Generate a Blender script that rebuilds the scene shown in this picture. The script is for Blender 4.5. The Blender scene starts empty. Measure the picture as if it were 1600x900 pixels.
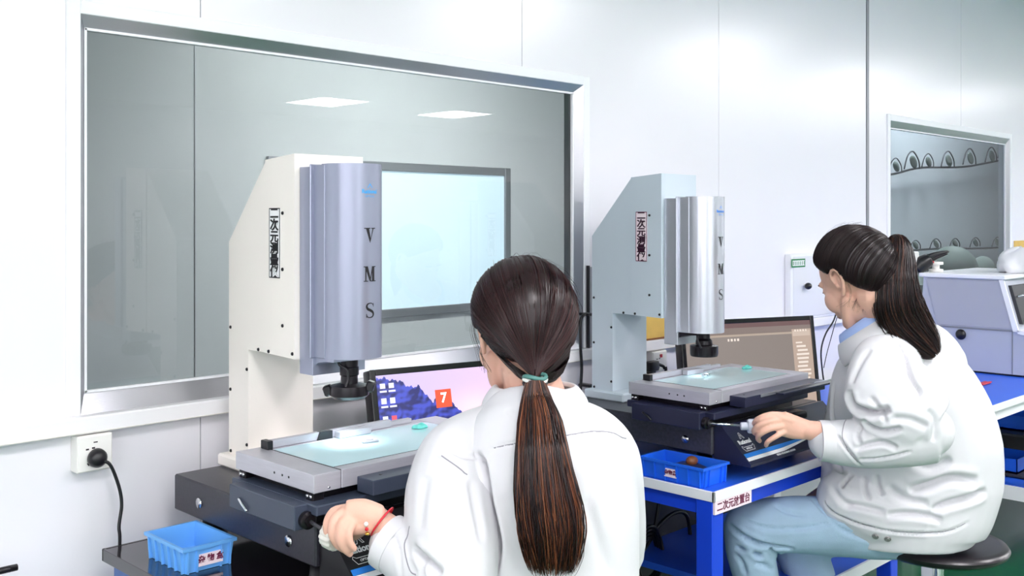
import bpy, bmesh, math, random
import numpy as np
from mathutils import Vector, Matrix, Euler
from mathutils.bvhtree import BVHTree

S2 = math.sqrt(2)
scn = bpy.context.scene
COL = scn.collection

# ---------------------------------------------------------------- camera, world, exposure, lights
# world: x runs along the window wall (to the right), y runs towards that wall, z up
CAM_H = 1.38
cam = bpy.data.cameras.new('camera'); cam_o = bpy.data.objects.new('camera', cam); COL.objects.link(cam_o)
cam.sensor_width = 36; cam.lens = 36; cam.shift_y = -105/1600; cam.clip_start = .02
cam_o.location = (0, 0, CAM_H); cam_o.rotation_euler = (math.radians(90), 0, math.radians(-45))
scn.camera = cam_o
scn.view_settings.view_transform = 'Standard'; scn.view_settings.look = 'None'
scn.view_settings.gamma = 1; scn.view_settings.exposure = 0.06
world = bpy.data.worlds.new('world'); scn.world = world; world.use_nodes = True
world.node_tree.nodes['Background'].inputs[0].default_value = (.8, .85, 1, 1)
world.node_tree.nodes['Background'].inputs[1].default_value = .4
PANEL_LIGHT = 29.0            # strength of each ceiling diffuser
PANELS = [(x, y) for y in (-.26,) for x in (-1.8, .2, 2.2, 4.2, 6.4, 8.6, 10.8)] + \
         [(x, y) for y in (-1.4,) for x in (8.6, 10.8)] + \
         [(x, y) for y in (-2.6,) for x in (-1.8, .2, 2.2)] + \
         [(x, y) for y in (-4.98,) for x in (.2, 2.2, 6.3, 8.1, 10.8)]
CEIL = 2.65
FILL = 1.7                     # added fill panes
FAR_FILL = 165.0                     # added lamps beyond the glass

# ---------------------------------------------------------------- helpers
def W(X, D, z): return Vector(((X+D)/S2, (D-X)/S2, z))           # camera-aligned metres -> world
def P(px, py, D):                                               # a measured direction at depth D -> world
    return W((px-800)/1600*D, D, CAM_H-(py-345)*D/1600)
def onx(px, py, x):
    r = (px-800)/1600; y = x*(1-r)/(1+r); D = (x+y)/S2
    return Vector((x, y, CAM_H-(py-345)*D/1600))
def ony(px, py, y):
    r = (px-800)/1600; x = y*(1+r)/(1-r); D = (x+y)/S2
    return Vector((x, y, CAM_H-(py-345)*D/1600))
def onz(px, py, z):
    D = (CAM_H-z)*1600/(py-345); return W((px-800)/1600*D, D, z)

def lin(c): return c/12.92 if c <= .04045 else ((c+.055)/1.055)**2.4
def rgb(r, g, b): return (lin(r/255), lin(g/255), lin(b/255), 1)

def mat(name, col, rough=.5, metal=0, bump=0, bscale=200, var=0, vscale=6, spec=.5, coat=0, emit=None, estr=0,
        stretch=None, alpha=1, sheen=0, aniso=0):
    m = bpy.data.materials.new(name); m.use_nodes = True
    nt = m.node_tree; b = nt.nodes['Principled BSDF']
    b.inputs['Base Color'].default_value = col; b.inputs['Roughness'].default_value = rough
    b.inputs['Metallic'].default_value = metal; b.inputs['Specular IOR Level'].default_value = spec
    b.inputs['Coat Weight'].default_value = coat; b.inputs['Coat Roughness'].default_value = .08
    if sheen: b.inputs['Sheen Weight'].default_value = sheen
    if aniso: b.inputs['Anisotropic'].default_value = aniso
    if emit: b.inputs['Emission Color'].default_value = emit; b.inputs['Emission Strength'].default_value = estr
    if bump or var:
        tc = nt.nodes.new('ShaderNodeTexCoord'); mp = nt.nodes.new('ShaderNodeMapping')
        nt.links.new(tc.outputs['Object'], mp.inputs[0])
        if stretch: mp.inputs['Scale'].default_value = stretch
    if bump:
        n = nt.nodes.new('ShaderNodeTexNoise'); n.inputs['Scale'].default_value = bscale; n.inputs['Detail'].default_value = 3
        bp = nt.nodes.new('ShaderNodeBump'); bp.inputs['Strength'].default_value = bump; bp.inputs['Distance'].default_value = .002
        nt.links.new(mp.outputs[0], n.inputs['Vector']); nt.links.new(n.outputs[0], bp.inputs['Height'])
        nt.links.new(bp.outputs[0], b.inputs['Normal'])
    if var:
        n = nt.nodes.new('ShaderNodeTexNoise'); n.inputs['Scale'].default_value = vscale; n.inputs['Detail'].default_value = 4
        mx = nt.nodes.new('ShaderNodeMix'); mx.data_type = 'RGBA'
        mx.inputs['A'].default_value = tuple(c*(1-var) for c in col[:3])+(1,)
        mx.inputs['B'].default_value = tuple(min(1, c*(1+var)) for c in col[:3])+(1,)
        nt.links.new(mp.outputs[0], n.inputs['Vector']); nt.links.new(n.outputs[0], mx.inputs['Factor'])
        nt.links.new(mx.outputs['Result'], b.inputs['Base Color'])
    return m

def attr_mat(name, rough=.5, spec=.5, emission=0, sheen=0, coat=0):
    m = bpy.data.materials.new(name); m.use_nodes = True; nt = m.node_tree; b = nt.nodes['Principled BSDF']
    a = nt.nodes.new('ShaderNodeAttribute'); a.attribute_name = 'col'
    b.inputs['Roughness'].default_value = rough; b.inputs['Specular IOR Level'].default_value = spec
    b.inputs['Coat Weight'].default_value = coat
    nt.links.new(a.outputs['Color'], b.inputs['Base Color'])
    if emission:
        nt.links.new(a.outputs['Color'], b.inputs['Emission Color']); b.inputs['Emission Strength'].default_value = emission
        b.inputs['Base Color'].default_value = (0, 0, 0, 1); nt.links.remove(b.inputs['Base Color'].links[0])
        b.inputs['Base Color'].default_value = (.01, .01, .01, 1)
    return m

def glass_mat(name, tint, refl=.08, rough=0.0, fres=1.0):
    m = bpy.data.materials.new(name); m.use_nodes = True; nt = m.node_tree
    for n in list(nt.nodes): nt.nodes.remove(n)
    o = nt.nodes.new('ShaderNodeOutputMaterial'); t = nt.nodes.new('ShaderNodeBsdfTransparent'); g = nt.nodes.new('ShaderNodeBsdfGlossy')
    t.inputs[0].default_value = tint; g.inputs['Roughness'].default_value = rough
    mx = nt.nodes.new('ShaderNodeMixShader'); f = nt.nodes.new('ShaderNodeFresnel'); f.inputs[0].default_value = 1.5
    ad = nt.nodes.new('ShaderNodeMath'); ad.operation = 'MULTIPLY_ADD'; ad.inputs[1].default_value = fres; ad.inputs[2].default_value = refl
    ad.use_clamp = True
    # the back faces of the pane only transmit (no false total reflection inside the sheet)
    ge = nt.nodes.new('ShaderNodeNewGeometry'); iv = nt.nodes.new('ShaderNodeMath'); iv.operation = 'SUBTRACT'; iv.inputs[0].default_value = 1
    mu = nt.nodes.new('ShaderNodeMath'); mu.operation = 'MULTIPLY'
    nt.links.new(ge.outputs['Backfacing'], iv.inputs[1]); nt.links.new(iv.outputs[0], mu.inputs[0]); nt.links.new(ad.outputs[0], mu.inputs[1])
    nt.links.new(f.outputs[0], ad.inputs[0]); nt.links.new(mu.outputs[0], mx.inputs[0])
    nt.links.new(t.outputs[0], mx.inputs[1]); nt.links.new(g.outputs[0], mx.inputs[2]); nt.links.new(mx.outputs[0], o.inputs[0])
    return m

def origin(o):
    v = Vector((0, 0, 0))
    while o is not None: v = v+o.location; o = o.parent
    return v

def link(name, me, m, parent=None, smooth=False):
    o = bpy.data.objects.new(name, me); COL.objects.link(o); me.name = name
    if m is not None and not me.materials: me.materials.append(m)
    if smooth:
        me.shade_smooth() if smooth is True else me.shade_smooth()
        if smooth is not True: me.set_sharp_from_angle(angle=math.radians(smooth))
    if parent is not None:
        o.parent = parent; me.transform(Matrix.Translation(-origin(parent)))
    return o

def tag(o, label=None, cat=None, group=None, kind=None):
    if label: o['label'] = label
    if cat: o['category'] = cat
    if group: o['group'] = group
    if kind: o['kind'] = kind
    return o

def thing(name, label, cat, loc, group=None):
    o = bpy.data.objects.new(name, None); COL.objects.link(o); o.location = Vector(loc); o.empty_display_size = .05
    return tag(o, label, cat, group)

def setorigin(o, loc):
    loc = Vector(loc); o.data.transform(Matrix.Translation(-loc)); o.location = o.location+loc; return o

class MB:
    def __init__(s): s.bm = bmesh.new()
    def box(s, x0, x1, y0, y1, z0, z1, bev=0, M=None, seg=1):
        r = bmesh.ops.create_cube(s.bm, size=1); vs = r['verts']
        for v in vs:
            v.co = Vector(((x0+x1)/2+v.co.x*(x1-x0), (y0+y1)/2+v.co.y*(y1-y0), (z0+z1)/2+v.co.z*(z1-z0)))
        if bev:
            es = list({e for v in vs for e in v.link_edges})
            rr = bmesh.ops.bevel(s.bm, geom=es, offset=bev, segments=seg, affect='EDGES', profile=.6)
            vs = list({v for f in rr['faces'] for v in f.verts} | {v for v in vs if v.is_valid})
        if M is not None: bmesh.ops.transform(s.bm, matrix=M, verts=vs)
        return s
    def cyl(s, p0, p1, r0, r1=None, n=24, caps=True):
        p0 = Vector(p0); p1 = Vector(p1); d = p1-p0; r1 = r0 if r1 is None else r1
        M = Matrix.Translation((p0+p1)/2) @ d.to_track_quat('Z', 'Y').to_matrix().to_4x4()
        bmesh.ops.create_cone(s.bm, cap_ends=caps, segments=n, radius1=r0, radius2=r1, depth=d.length, matrix=M); return s
    def sph(s, c, r, n=16, M=None):
        rr = bmesh.ops.create_uvsphere(s.bm, u_segments=n, v_segments=max(6, n//2+2), radius=1)
        if isinstance(r, (int, float)): r = (r, r, r)
        for v in rr['verts']: v.co = Vector((v.co.x*r[0], v.co.y*r[1], v.co.z*r[2]))
        if M is not None: bmesh.ops.transform(s.bm, matrix=M, verts=rr['verts'])
        for v in rr['verts']: v.co += Vector(c)
        return s
    def prism(s, pts, ax, a0, a1):
        """pts: polygon in the two other axes; extruded along axis ax from a0 to a1"""
        def mk(p, a):
            if ax == 'x': return Vector((a, p[0], p[1]))
            if ax == 'y': return Vector((p[0], a, p[1]))
            return Vector((p[0], p[1], a))
        A = [s.bm.verts.new(mk(p, a0)) for p in pts]; B = [s.bm.verts.new(mk(p, a1)) for p in pts]
        n = len(pts); fs = [s.bm.faces.new(A), s.bm.faces.new(B[::-1])]
        for i in range(n): fs.append(s.bm.faces.new((A[i], B[i], B[(i+1) % n], A[(i+1) % n])))
        bmesh.ops.recalc_face_normals(s.bm, faces=fs); return s
    def tube(s, pts, r, n=8, sub=6, flat=None):
        pts = crom([Vector(p) for p in pts], sub) if sub > 1 else [Vector(p) for p in pts]
        loft(s.bm, pts, [r]*len(pts) if isinstance(r, (int, float)) else interp(r, len(pts)), n); return s
    def lathe(s, prof, c=(0, 0, 0), n=32, M=None):
        rings = []; vs = []
        for (r, z) in prof:
            ring = [s.bm.verts.new(Vector((r*math.cos(2*math.pi*i/n), r*math.sin(2*math.pi*i/n), z))) for i in range(n)]
            rings.append(ring); vs += ring
        fs = []
        for a, b in zip(rings, rings[1:]):
            for i in range(n): fs.append(s.bm.faces.new((a[i], a[(i+1) % n], b[(i+1) % n], b[i])))
        if prof[0][0] > 1e-5: fs.append(s.bm.faces.new(rings[0][::-1]))
        if prof[-1][0] > 1e-5: fs.append(s.bm.faces.new(rings[-1]))
        bmesh.ops.recalc_face_normals(s.bm, faces=fs)
        if M is not None: bmesh.ops.transform(s.bm, matrix=M, verts=vs)
        for v in vs: v.co += Vector(c)
        return s
    def quad(s, *ps):
        s.bm.faces.new([s.bm.verts.new(Vector(p)) for p in ps]); return s
    def xf(s, M): bmesh.ops.transform(s.bm, matrix=M, verts=s.bm.verts); return s
    def mesh(s):
        me = bpy.data.meshes.new('m'); s.bm.to_mesh(me); s.bm.free(); return me
    def build(s, name, m, parent=None, smooth=False): return link(name, s.mesh(), m, parent, smooth)

def crom(pts, sub):
    out = []; n = len(pts)
    for i in range(n-1):
        p0 = pts[max(0, i-1)]; p1 = pts[i]; p2 = pts[i+1]; p3 = pts[min(n-1, i+2)]
        for k in range(sub):
            t = k/sub
            out.append(.5*((2*p1)+(p2-p0)*t+(2*p0-5*p1+4*p2-p3)*t*t+(3*p1-p0-3*p2+p3)*t**3))
    out.append(pts[-1].copy() if hasattr(pts[-1], 'copy') else pts[-1]); return out
def interp(vals, n):
    m = len(vals)-1; out = []
    for i in range(n):
        t = i/(n-1)*m; k = min(int(t), m-1); f = t-k; f = f
        a, b = vals[k], vals[k+1]
        out.append(a+(b-a)*f if isinstance(a, (int, float)) else tuple(p+(q-p)*f for p, q in zip(a, b)))
    return out
def loft(bm, pts, rad, n=12, up=None, caps=True, power=2.0):
    """rad: per point r or (r_side, r_up); up: reference vector for r_up"""
    prev = None; rings = []
    for i, p in enumerate(pts):
        t = (pts[min(i+1, len(pts)-1)]-pts[max(i-1, 0)]).normalized()
        if up is not None: u = (up-t*up.dot(t)).normalized()
        elif prev is None:
            ref = Vector((0, 0, 1)) if abs(t.z) < .9 else Vector((1, 0, 0)); u = (ref-t*ref.dot(t)).normalized()
        else: u = (prev-t*prev.dot(t)).normalized()
        prev = u; w = t.cross(u); r = rad[i]
        ra, rb = (r, r) if isinstance(r, (int, float)) else r
        ring = []
        for k in range(n):
            a = 2*math.pi*k/n; ca, sa = math.cos(a), math.sin(a)
            if power != 2: ca = math.copysign(abs(ca)**(2/power), ca); sa = math.copysign(abs(sa)**(2/power), sa)
            ring.append(bm.verts.new(p+w*ca*ra+u*sa*rb))
        rings.append(ring)
    for a, b in zip(rings, rings[1:]):
        for k in range(n): bm.faces.new((a[k], a[(k+1) % n], b[(k+1) % n], b[k]))
    if caps: bm.faces.new(rings[0][::-1]); bm.faces.new(rings[-1])
    return rings

def text_mesh(txt, size, extrude=.0, spacing=1, align='CENTER', offset=0, line=1.0):
    cu = bpy.data.curves.new('t', 'FONT'); cu.body = txt; cu.size = size; cu.extrude = extrude
    cu.align_x = align; cu.align_y = 'CENTER'; cu.space_character = spacing; cu.offset = offset; cu.space_line = line
    cu.resolution_u = 3
    o = bpy.data.objects.new('t', cu); COL.objects.link(o)
    dg = bpy.context.evaluated_depsgraph_get(); me = bpy.data.meshes.new_from_object(o.evaluated_get(dg))
    bpy.data.objects.remove(o); bpy.data.curves.remove(cu)
    me.materials.clear(); return me
def frame_matrix(o, xdir, ydir):
    x = Vector(xdir).normalized(); y = Vector(ydir).normalized(); z = x.cross(y)
    M = Matrix.Identity(4)
    for i in range(3): M[i][0] = x[i]; M[i][1] = y[i]; M[i][2] = z[i]; M[i][3] = o[i]
    return M
def text_on(name, txt, size, o, xdir, ydir, m, parent, **k):
    me = text_mesh(txt, size, extrude=.0004, **k); me.transform(frame_matrix(o, xdir, ydir)); return link(name, me, m, parent)

random.seed(7); rng = np.random.default_rng(7)
# ---------------------------------------------------------------- materials
M = {}
M['wall'] = mat('wall_paint', rgb(242, 240, 246), .24, var=.015, vscale=2, spec=.75)
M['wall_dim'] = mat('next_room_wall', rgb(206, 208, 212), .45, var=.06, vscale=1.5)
M['ceil'] = mat('ceiling_panel', rgb(240, 240, 244), .6)
M['floor'] = mat('green_epoxy_floor', rgb(14, 96, 56), .25, var=.12, vscale=3, coat=.3)
M['frame_white'] = mat('white_frame', rgb(246, 246, 250), .35)
M['alu'] = mat('brushed_aluminium', rgb(190, 190, 196), .32, .9, bump=.15, bscale=60, stretch=(1, 1, 14))
M['alu_dull'] = mat('dull_aluminium', rgb(150, 152, 158), .45, .6)
M['trunk'] = mat('white_pvc_trunking', rgb(246, 244, 246), .35)
M['cream'] = mat('cream_powder_coat', rgb(250, 243, 236), .4, bump=.08, bscale=500)
M['bluegrey'] = mat('light_blue_grey_powder_coat', rgb(202, 214, 224), .38, bump=.08, bscale=500)
M['head1'] = mat('lavender_silver_paint', rgb(158, 162, 182), .3, .45, spec=.6)
M['head2'] = mat('bright_silver_paint', rgb(205, 208, 218), .25, .6, spec=.6)
M['black'] = mat('black_plastic', rgb(22, 20, 26), .35)
M['blackm'] = mat('black_anodised', rgb(28, 24, 30), .28, .4)
M['screen_bezel'] = mat('gloss_black_bezel', rgb(14, 14, 18), .15)
M['granite'] = mat('dark_granite', rgb(46, 44, 54), .32, var=.45, vscale=160)
M['granite2'] = mat('speckled_granite', rgb(60, 60, 68), .35, var=.6, vscale=130)
M['slate'] = mat('slate_blue_paint', rgb(62, 70, 88), .4, bump=.1, bscale=600)
M['navy'] = mat('dark_navy_paint', rgb(34, 36, 62), .35)
M['steel'] = mat('ground_steel', rgb(196, 194, 203), .35, .4, bump=.2, bscale=90, stretch=(1, 1, 10), var=.1, vscale=20)
M['chrome'] = mat('chrome', rgb(225, 225, 228), .12, 1)
M['stage_glass'] = mat('frosted_stage_glass', rgb(196, 230, 238), .15, spec=.5, coat=.2, var=.1, vscale=7)
M['white'] = mat('white_plastic', rgb(244, 242, 238), .35)
M['ivory'] = mat('ivory_plastic', rgb(226, 222, 214), .4)
M['printw'] = mat('white_print', rgb(250, 250, 252), .5)
M['printk'] = mat('black_print', rgb(20, 18, 24), .5)
M['paper_pink'] = mat('pinkish_paper', rgb(250, 232, 240), .6)
M['red_ink'] = mat('dark_red_ink', rgb(110, 26, 66), .5)
M['cyan'] = mat('cyan_print', rgb(60, 170, 240), .4)
M['blue_print'] = mat('blue_print', rgb(40, 130, 225), .4)
M['blue_top'] = mat('blue_mat_top', rgb(42, 100, 225), .35, bump=.1, bscale=300, var=.05)
M['blue_leg'] = mat('blue_frame_paint', rgb(20, 70, 220), .35)
M['black_top'] = mat('gloss_black_top', rgb(26, 22, 30), .1, coat=.5)
M['blue_cab'] = mat('blue_cabinet_paint', rgb(60, 100, 170), .35)
M['tray1'] = mat('light_blue_polypropylene', rgb(110, 180, 248), .35)
M['tray2'] = mat('bright_blue_polypropylene', rgb(30, 105, 235), .35)
M['kraft'] = mat('kraft_board', rgb(226, 186, 96), .7, var=.12, vscale=30)
M['kraft_dark'] = mat('brown_tape', rgb(150, 95, 50), .6)
M['cabinet_grey'] = mat('cabinet_grey_paint', rgb(186, 190, 204), .35)
M['red'] = mat('red_plastic', rgb(205, 30, 50), .4)
M['teal'] = mat('teal_putty', rgb(110, 215, 205), .6)
M['brown'] = mat('brown_wood_knob', rgb(120, 70, 40), .35, var=.25, vscale=30)
M['green_label'] = mat('green_ink', rgb(40, 130, 80), .5)
M['bag'] = mat('milky_plastic_bag', rgb(235, 235, 240), .3, bump=.6, bscale=25)
M['pink'] = mat('pink_print', rgb(205, 90, 140), .5)
M['darkgrey'] = mat('dark_grey_metal', rgb(52, 52, 58), .5)
M['sill_grey'] = mat('dim_grey_green', rgb(96, 106, 100), .8)
M['glow'] = mat('led_diffuser', rgb(255, 255, 255), .5, emit=(1, .955, .985, 1), estr=PANEL_LIGHT)
M['far_fill'] = mat('added_far_diffuser', rgb(255, 255, 255), .5, emit=(1, 1, .98, 1), estr=FAR_FILL)
M['frosted'] = mat('lit_frosted_pane', rgb(200, 218, 230), .3, emit=rgb(196, 216, 232), estr=.62, var=.06, vscale=3)
M['glass'] = glass_mat('window_glass', (.88, .92, .91, 1), refl=.03, fres=1.2)
M['glass2'] = glass_mat('dark_window_glass', (.62, .67, .70, 1), refl=.0, fres=.5)
# ================================================================= ROOM
WY = 2.03                     # face of the window wall
X0, X1, Y0 = -3.0, 12.6, -6.6
def struct(name, mb, m, parent=None, label=None, smooth=False):
    o = mb.build(name, m, parent, smooth)
    if parent is None: o['kind'] = 'structure'
    return o
struct('floor', MB().box(X0-.1, X1+.1, Y0-.1, WY+.05, -.1, 0), M['floor'])
struct('floor_far', MB().box(X0-.1, X1+.1, WY+.05, 5.8, -.1, 0), M['alu_dull'])
ceiling = struct('ceiling', MB().box(X0-.1, X1+.1, Y0-.1, WY+.08, CEIL, CEIL+.1), M['ceil'])
struct('wall_left', MB().box(X0-.1, X0, Y0, WY, 0, CEIL), M['wall'])
struct('wall_right', MB().box(X1, X1+.1, Y0, WY, 0, CEIL), M['wall'])
struct('wall_front', MB().box(X0-.1, X1+.1, Y0-.1, Y0, 0, CEIL), M['wall'])
# window wall: core slab with two openings, faced with sheet panels
WIN = [(.825, 2.33, .997, 1.788), (4.40, 5.86, .93, 1.825)]
def slabs(x0, x1, z0, z1, wins):
    out = []; xs = x0
    for (a, b, c, d) in wins:
        if b <= x0 or a >= x1: continue
        a2, b2 = max(a, x0), min(b, x1)
        if a2 > xs: out.append((xs, a2, z0, z1))
        out.append((a2, b2, z0, c)); out.append((a2, b2, d, z1)); xs = b2
    if xs < x1: out.append((xs, x1, z0, z1))
    return out
mb = MB()
for (a, b, c, d) in slabs(X0, X1, 0, CEIL, WIN): mb.box(a, b, WY+.006, WY+.05, c, d)
wall_back = struct('wall_back', mb, M['alu_dull'])
joints = [X0, -1.9, -.9, .096, 1.083, 2.07, 3.057, 4.176, 4.20, 5.2, 6.2, 7.2, 8.2, 9.2, 10.2, 11.2, X1]
for i in range(len(joints)-1):
    a, b = joints[i], joints[i+1]
    if b-a < .05: continue
    mb = MB()
    g = .0012
    for (p, q, c, d) in slabs(a+g, b-g, 0, CEIL, WIN): mb.box(p, q, WY, WY+.006, c, d)
    mb.build('wall_panel', M['wall'], wall_back)
mb = MB().box(4.178, 4.198, WY-.004, WY+.01, 0, CEIL, .002)
struct('trim_1', mb, M['alu_dull'])
# trunking along the wall
tr = struct('trim_2', MB().box(-2.9, 9.5, WY-.03, WY+.001, .963, .997, .003), M['trunk'])
MB().box(-2.9, 9.5, WY-.0315, WY-.029, .9655, .967).build('lid_edge', M['ivory'], tr)

def window(name, w, depth, bev, glassm, zb, gx):
    x0, x1, z0, z1 = w
    mb = MB(); a = .028
    # flat white surround standing a little proud of the wall
    for (p, q, c, d) in ((x0-a, x0, z0-.0, z1+a), (x1, x1+a, z0-.0, z1+a), (x0, x1, z1, z1+a)):
        mb.box(p, q, WY-.006, WY+.002, c, d, .0015)
    root = struct(name, mb, M['frame_white'])
    gx0, gx1, gz0, gz1 = gx
    yg = WY+depth
    fr = MB()
    o = [(x0, z0), (x1, z0), (x1, z1), (x0, z1)]; i_ = [(gx0, gz0), (gx1, gz0), (gx1, gz1), (gx0, gz1)]
    for k in range(4):
        k2 = (k+1) % 4
        fr.quad((o[k][0], WY-.004, o[k][1]), (o[k2][0], WY-.004, o[k2][1]), (i_[k2][0], yg-.004, i_[k2][1]), (i_[k][0], yg-.004, i_[k][1]))
        fr.quad((i_[k][0], yg-.004, i_[k][1]), (i_[k2][0], yg-.004, i_[k2][1]), (i_[k2][0], yg+.03, i_[k2][1]), (i_[k][0], yg+.03, i_[k][1]))
    bmesh.ops.recalc_face_normals(fr.bm, faces=fr.bm.faces)
    fr.build('window_frame', M['alu'], root)
    bead = MB()
    for (p, q, c, d) in ((gx0, gx1, gz1-.004, gz1+.001), (gx0, gx1, gz0-.001, gz0+.004), (gx0-.001, gx0+.004, gz0, gz1), (gx1-.004, gx1+.001, gz0, gz1)):
        bead.box(p, q, yg-.008, yg, c, d)
    bead.build('glazing_bead', M['frame_white'], root)
    MB().box(gx0-.002, gx1+.002, yg, yg+.005, gz0-.002, gz1+.002).build('pane', glassm, root)
    return root
window('window_1', WIN[0], .015, .02, M['glass'], 0, (.838, 2.297, 1.0385, 1.763))
window('window_2', WIN[1], .015, .02, M['glass2'], 0, (4.413, 5.83, .95, 1.795))

# next room seen through the glass
NY = 5.7
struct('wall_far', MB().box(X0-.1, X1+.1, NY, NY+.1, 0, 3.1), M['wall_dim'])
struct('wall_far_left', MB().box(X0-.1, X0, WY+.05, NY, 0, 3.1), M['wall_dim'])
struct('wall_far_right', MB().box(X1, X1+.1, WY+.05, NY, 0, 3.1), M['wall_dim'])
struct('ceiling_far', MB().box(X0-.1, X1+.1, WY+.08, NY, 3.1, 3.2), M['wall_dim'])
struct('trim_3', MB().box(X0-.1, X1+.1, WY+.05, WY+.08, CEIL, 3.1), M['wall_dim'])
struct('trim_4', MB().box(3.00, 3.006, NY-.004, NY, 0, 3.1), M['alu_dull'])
# window in the far wall of the next room
wf = MB()
fx0, fx1, fz0, fz1 = 3.55, 5.60, .76, 1.73
for (p, q, c, d) in ((fx0-.06, fx0, fz0-.06, fz1+.06), (fx1, fx1+.06, fz0-.06, fz1+.06), (fx0, fx1, fz1, fz1+.06), (fx0, fx1, fz0-.06, fz0)):
    wf.box(p, q, NY-.03, NY, c, d, .004)
w3 = struct('window_3', wf, M['alu_dull'])
MB().box(fx0, fx1, NY-.012, NY-.004, fz0, fz1).build('pane', M['frosted'], w3)
# small back room behind window 2
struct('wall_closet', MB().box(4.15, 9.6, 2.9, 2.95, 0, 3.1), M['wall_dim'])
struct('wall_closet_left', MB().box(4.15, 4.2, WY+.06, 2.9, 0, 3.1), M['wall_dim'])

# unseen glowing panes added as fill light, behind the camera and left
def fillpane(name, box, pane, out):
    mb = MB(); x0, x1, y0, y1, z0, z1 = box
    w = struct(name, MB().box(x0, x1, y0, y1, z0-.05, z0).box(x0, x1, y0, y1, z1, z1+.05), M['frame_white'])
    MB().box(*pane).build('pane', M['fill_day'], w)
M['fill_day'] = mat('added_fill_pane', rgb(250, 250, 255), .5, emit=(1, .95, 1, 1), estr=FILL)
fillpane('fill_panel_left', (X0, X0+.04, -5.2, 1.2, .9, 2.3), (X0+.005, X0+.02, -5.2, 1.2, .9, 2.3), 0)
fillpane('fill_panel_front', (X0+.3, 1.4, Y0, Y0+.04, .9, 2.3), (X0+.3, 1.4, Y0+.005, Y0+.02, .9, 2.3), 0)
# unseen lamps added to brighten the rooms beyond the glass
for (x, y) in ((4.4, 4.0), (6.4, 2.5)):
    t = thing('ceiling_light', 'added LED fill panel of the room beyond the glass at x %.1f' % x, 'light', (x, y, 3.088))
    tag(t, {4.4: 'added lamp panel brightening the room beyond the large window', 6.4: 'added lamp panel brightening the small room behind the dark window'}[x], 'light')
    MB().box(x-.3, x+.3, y-.2, y+.2, 3.07, 3.10, .003).build('frame', M['frame_white'], t)
    MB().box(x-.28, x+.28, y-.18, y+.18, 3.065, 3.072).build('diffuser', M['far_fill'], t)

# ceiling light panels; middle row, short row and outer row ends are added fill
for i, (x, y) in enumerate(PANELS):
    nm = {-.26: 'row nearest the window wall', -1.4: 'added short fill row at the far right', -2.6: 'added middle fill row', -4.98: 'row farthest from the window wall'}[y]
    t = thing('ceiling_light', 'square white LED ceiling panel in the %s' % nm, 'light', (x, y, CEIL-.012), group='ceiling panels, '+nm)
    fr = MB(); h = .31; g_ = .37
    for (a, b, c, d) in ((-h, h, -g_, -g_+.012), (-h, h, g_-.012, g_), (-h, -h+.012, -g_, g_), (h-.012, h, -g_, g_)):
        fr.box(x+a, x+b, y+c, y+d, CEIL-.014, CEIL)
    fr.build('frame', M['frame_white'], t)
    MB().box(x-h+.012, x+h-.012, y-g_+.012, y+g_-.012, CEIL-.010, CEIL-.002).build('diffuser', M['glow'], t)

# ---------------------------------------------------------------- things on the wall
def socket(px0, px1, ztop, zbot, label, swpos):
    x0 = ony(px0, 700, WY).x; x1 = ony(px1, 700, WY).x; yf = WY-.032
    t = thing('wall_socket', label, 'socket', ((x0+x1)/2, WY, zbot))
    MB().box(x0, x1, yf, WY, zbot, ztop, .003, seg=2).build('back_box', M['white'], t)
    w = x1-x0; h = ztop-zbot; yy = yf-.0012
    MB().box(x0+.002, x1-.002, yf-.003, yf+.002, zbot+.002, ztop-.002, .0015).build('face_plate', M['white'], t)
    k = MB(); yy = yf-.0034
    def slot(cx, cz, sw, sh, a=0):
        k.box(-sw/2, sw/2, 0, .001, -sh/2, sh/2, M=Matrix.Translation((cx, yy, cz)) @ Matrix.Rotation(a, 4, 'Y'))
    slot(x0+w*.27, zbot+h*.63, .003, .006, 1.57); slot(x0+w*.44, zbot+h*.65, .003, .006, 1.57); slot(x0+w*.5, zbot+h*.80, .008, .0022)
    slot(x0+w*.36, zbot+h*.34, .002, .006); slot(x0+w*.29, zbot+h*.22, .002, .006, -.6); slot(x0+w*.43, zbot+h*.22, .002, .006, .6)
    k.build('slot', M['printk'], t)
    return t, x0, x1, yf
t1, sx0, sx1, syf = socket(110, 165, .961, .889, 'white wall socket below the trunking, at the left by the bare wall', 0)
t2, s2x0, s2x1, s2yf = socket(1007, 1029, .961, .893, 'white wall socket behind the right measuring machine', 0)
MB().box(s2x0+.035, s2x0+.045, s2yf-.006, s2yf-.002, .94, .95).build('indicator_light', M['red'], t2)

pl = thing('power_lead', 'black round plug and cord hanging from the left wall socket', 'cord', (.87, 1.985, .75))
pc = ony(153, 716, syf-.012)
MB().lathe([(.016, 0), (.019, .004), (.018, .012), (.012, .02), (.004, .023)], (0, 0, 0), 24, Matrix.Rotation(math.radians(90), 4, 'X')).xf(Matrix.Translation((pc.x, syf-.003, pc.z))).build('plug', M['black'], pl, True)
cd = [Vector((pc.x+.004, syf-.020, pc.z-.004)), ony(170, 724, 1.975), ony(178, 738, 1.975), ony(187, 765, 1.972), ony(190, 790, 1.970), ony(186, 822, 1.968), ony(187, 852, 1.966), Vector((.868, 1.966, .60)), Vector((.875, 1.97, .30)), Vector((.88, 1.97, .012)), Vector((1.0, 1.9, .006))]
MB().tube(cd, .0034, 8, 8).build('cord', M['black'], pl, True)

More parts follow.
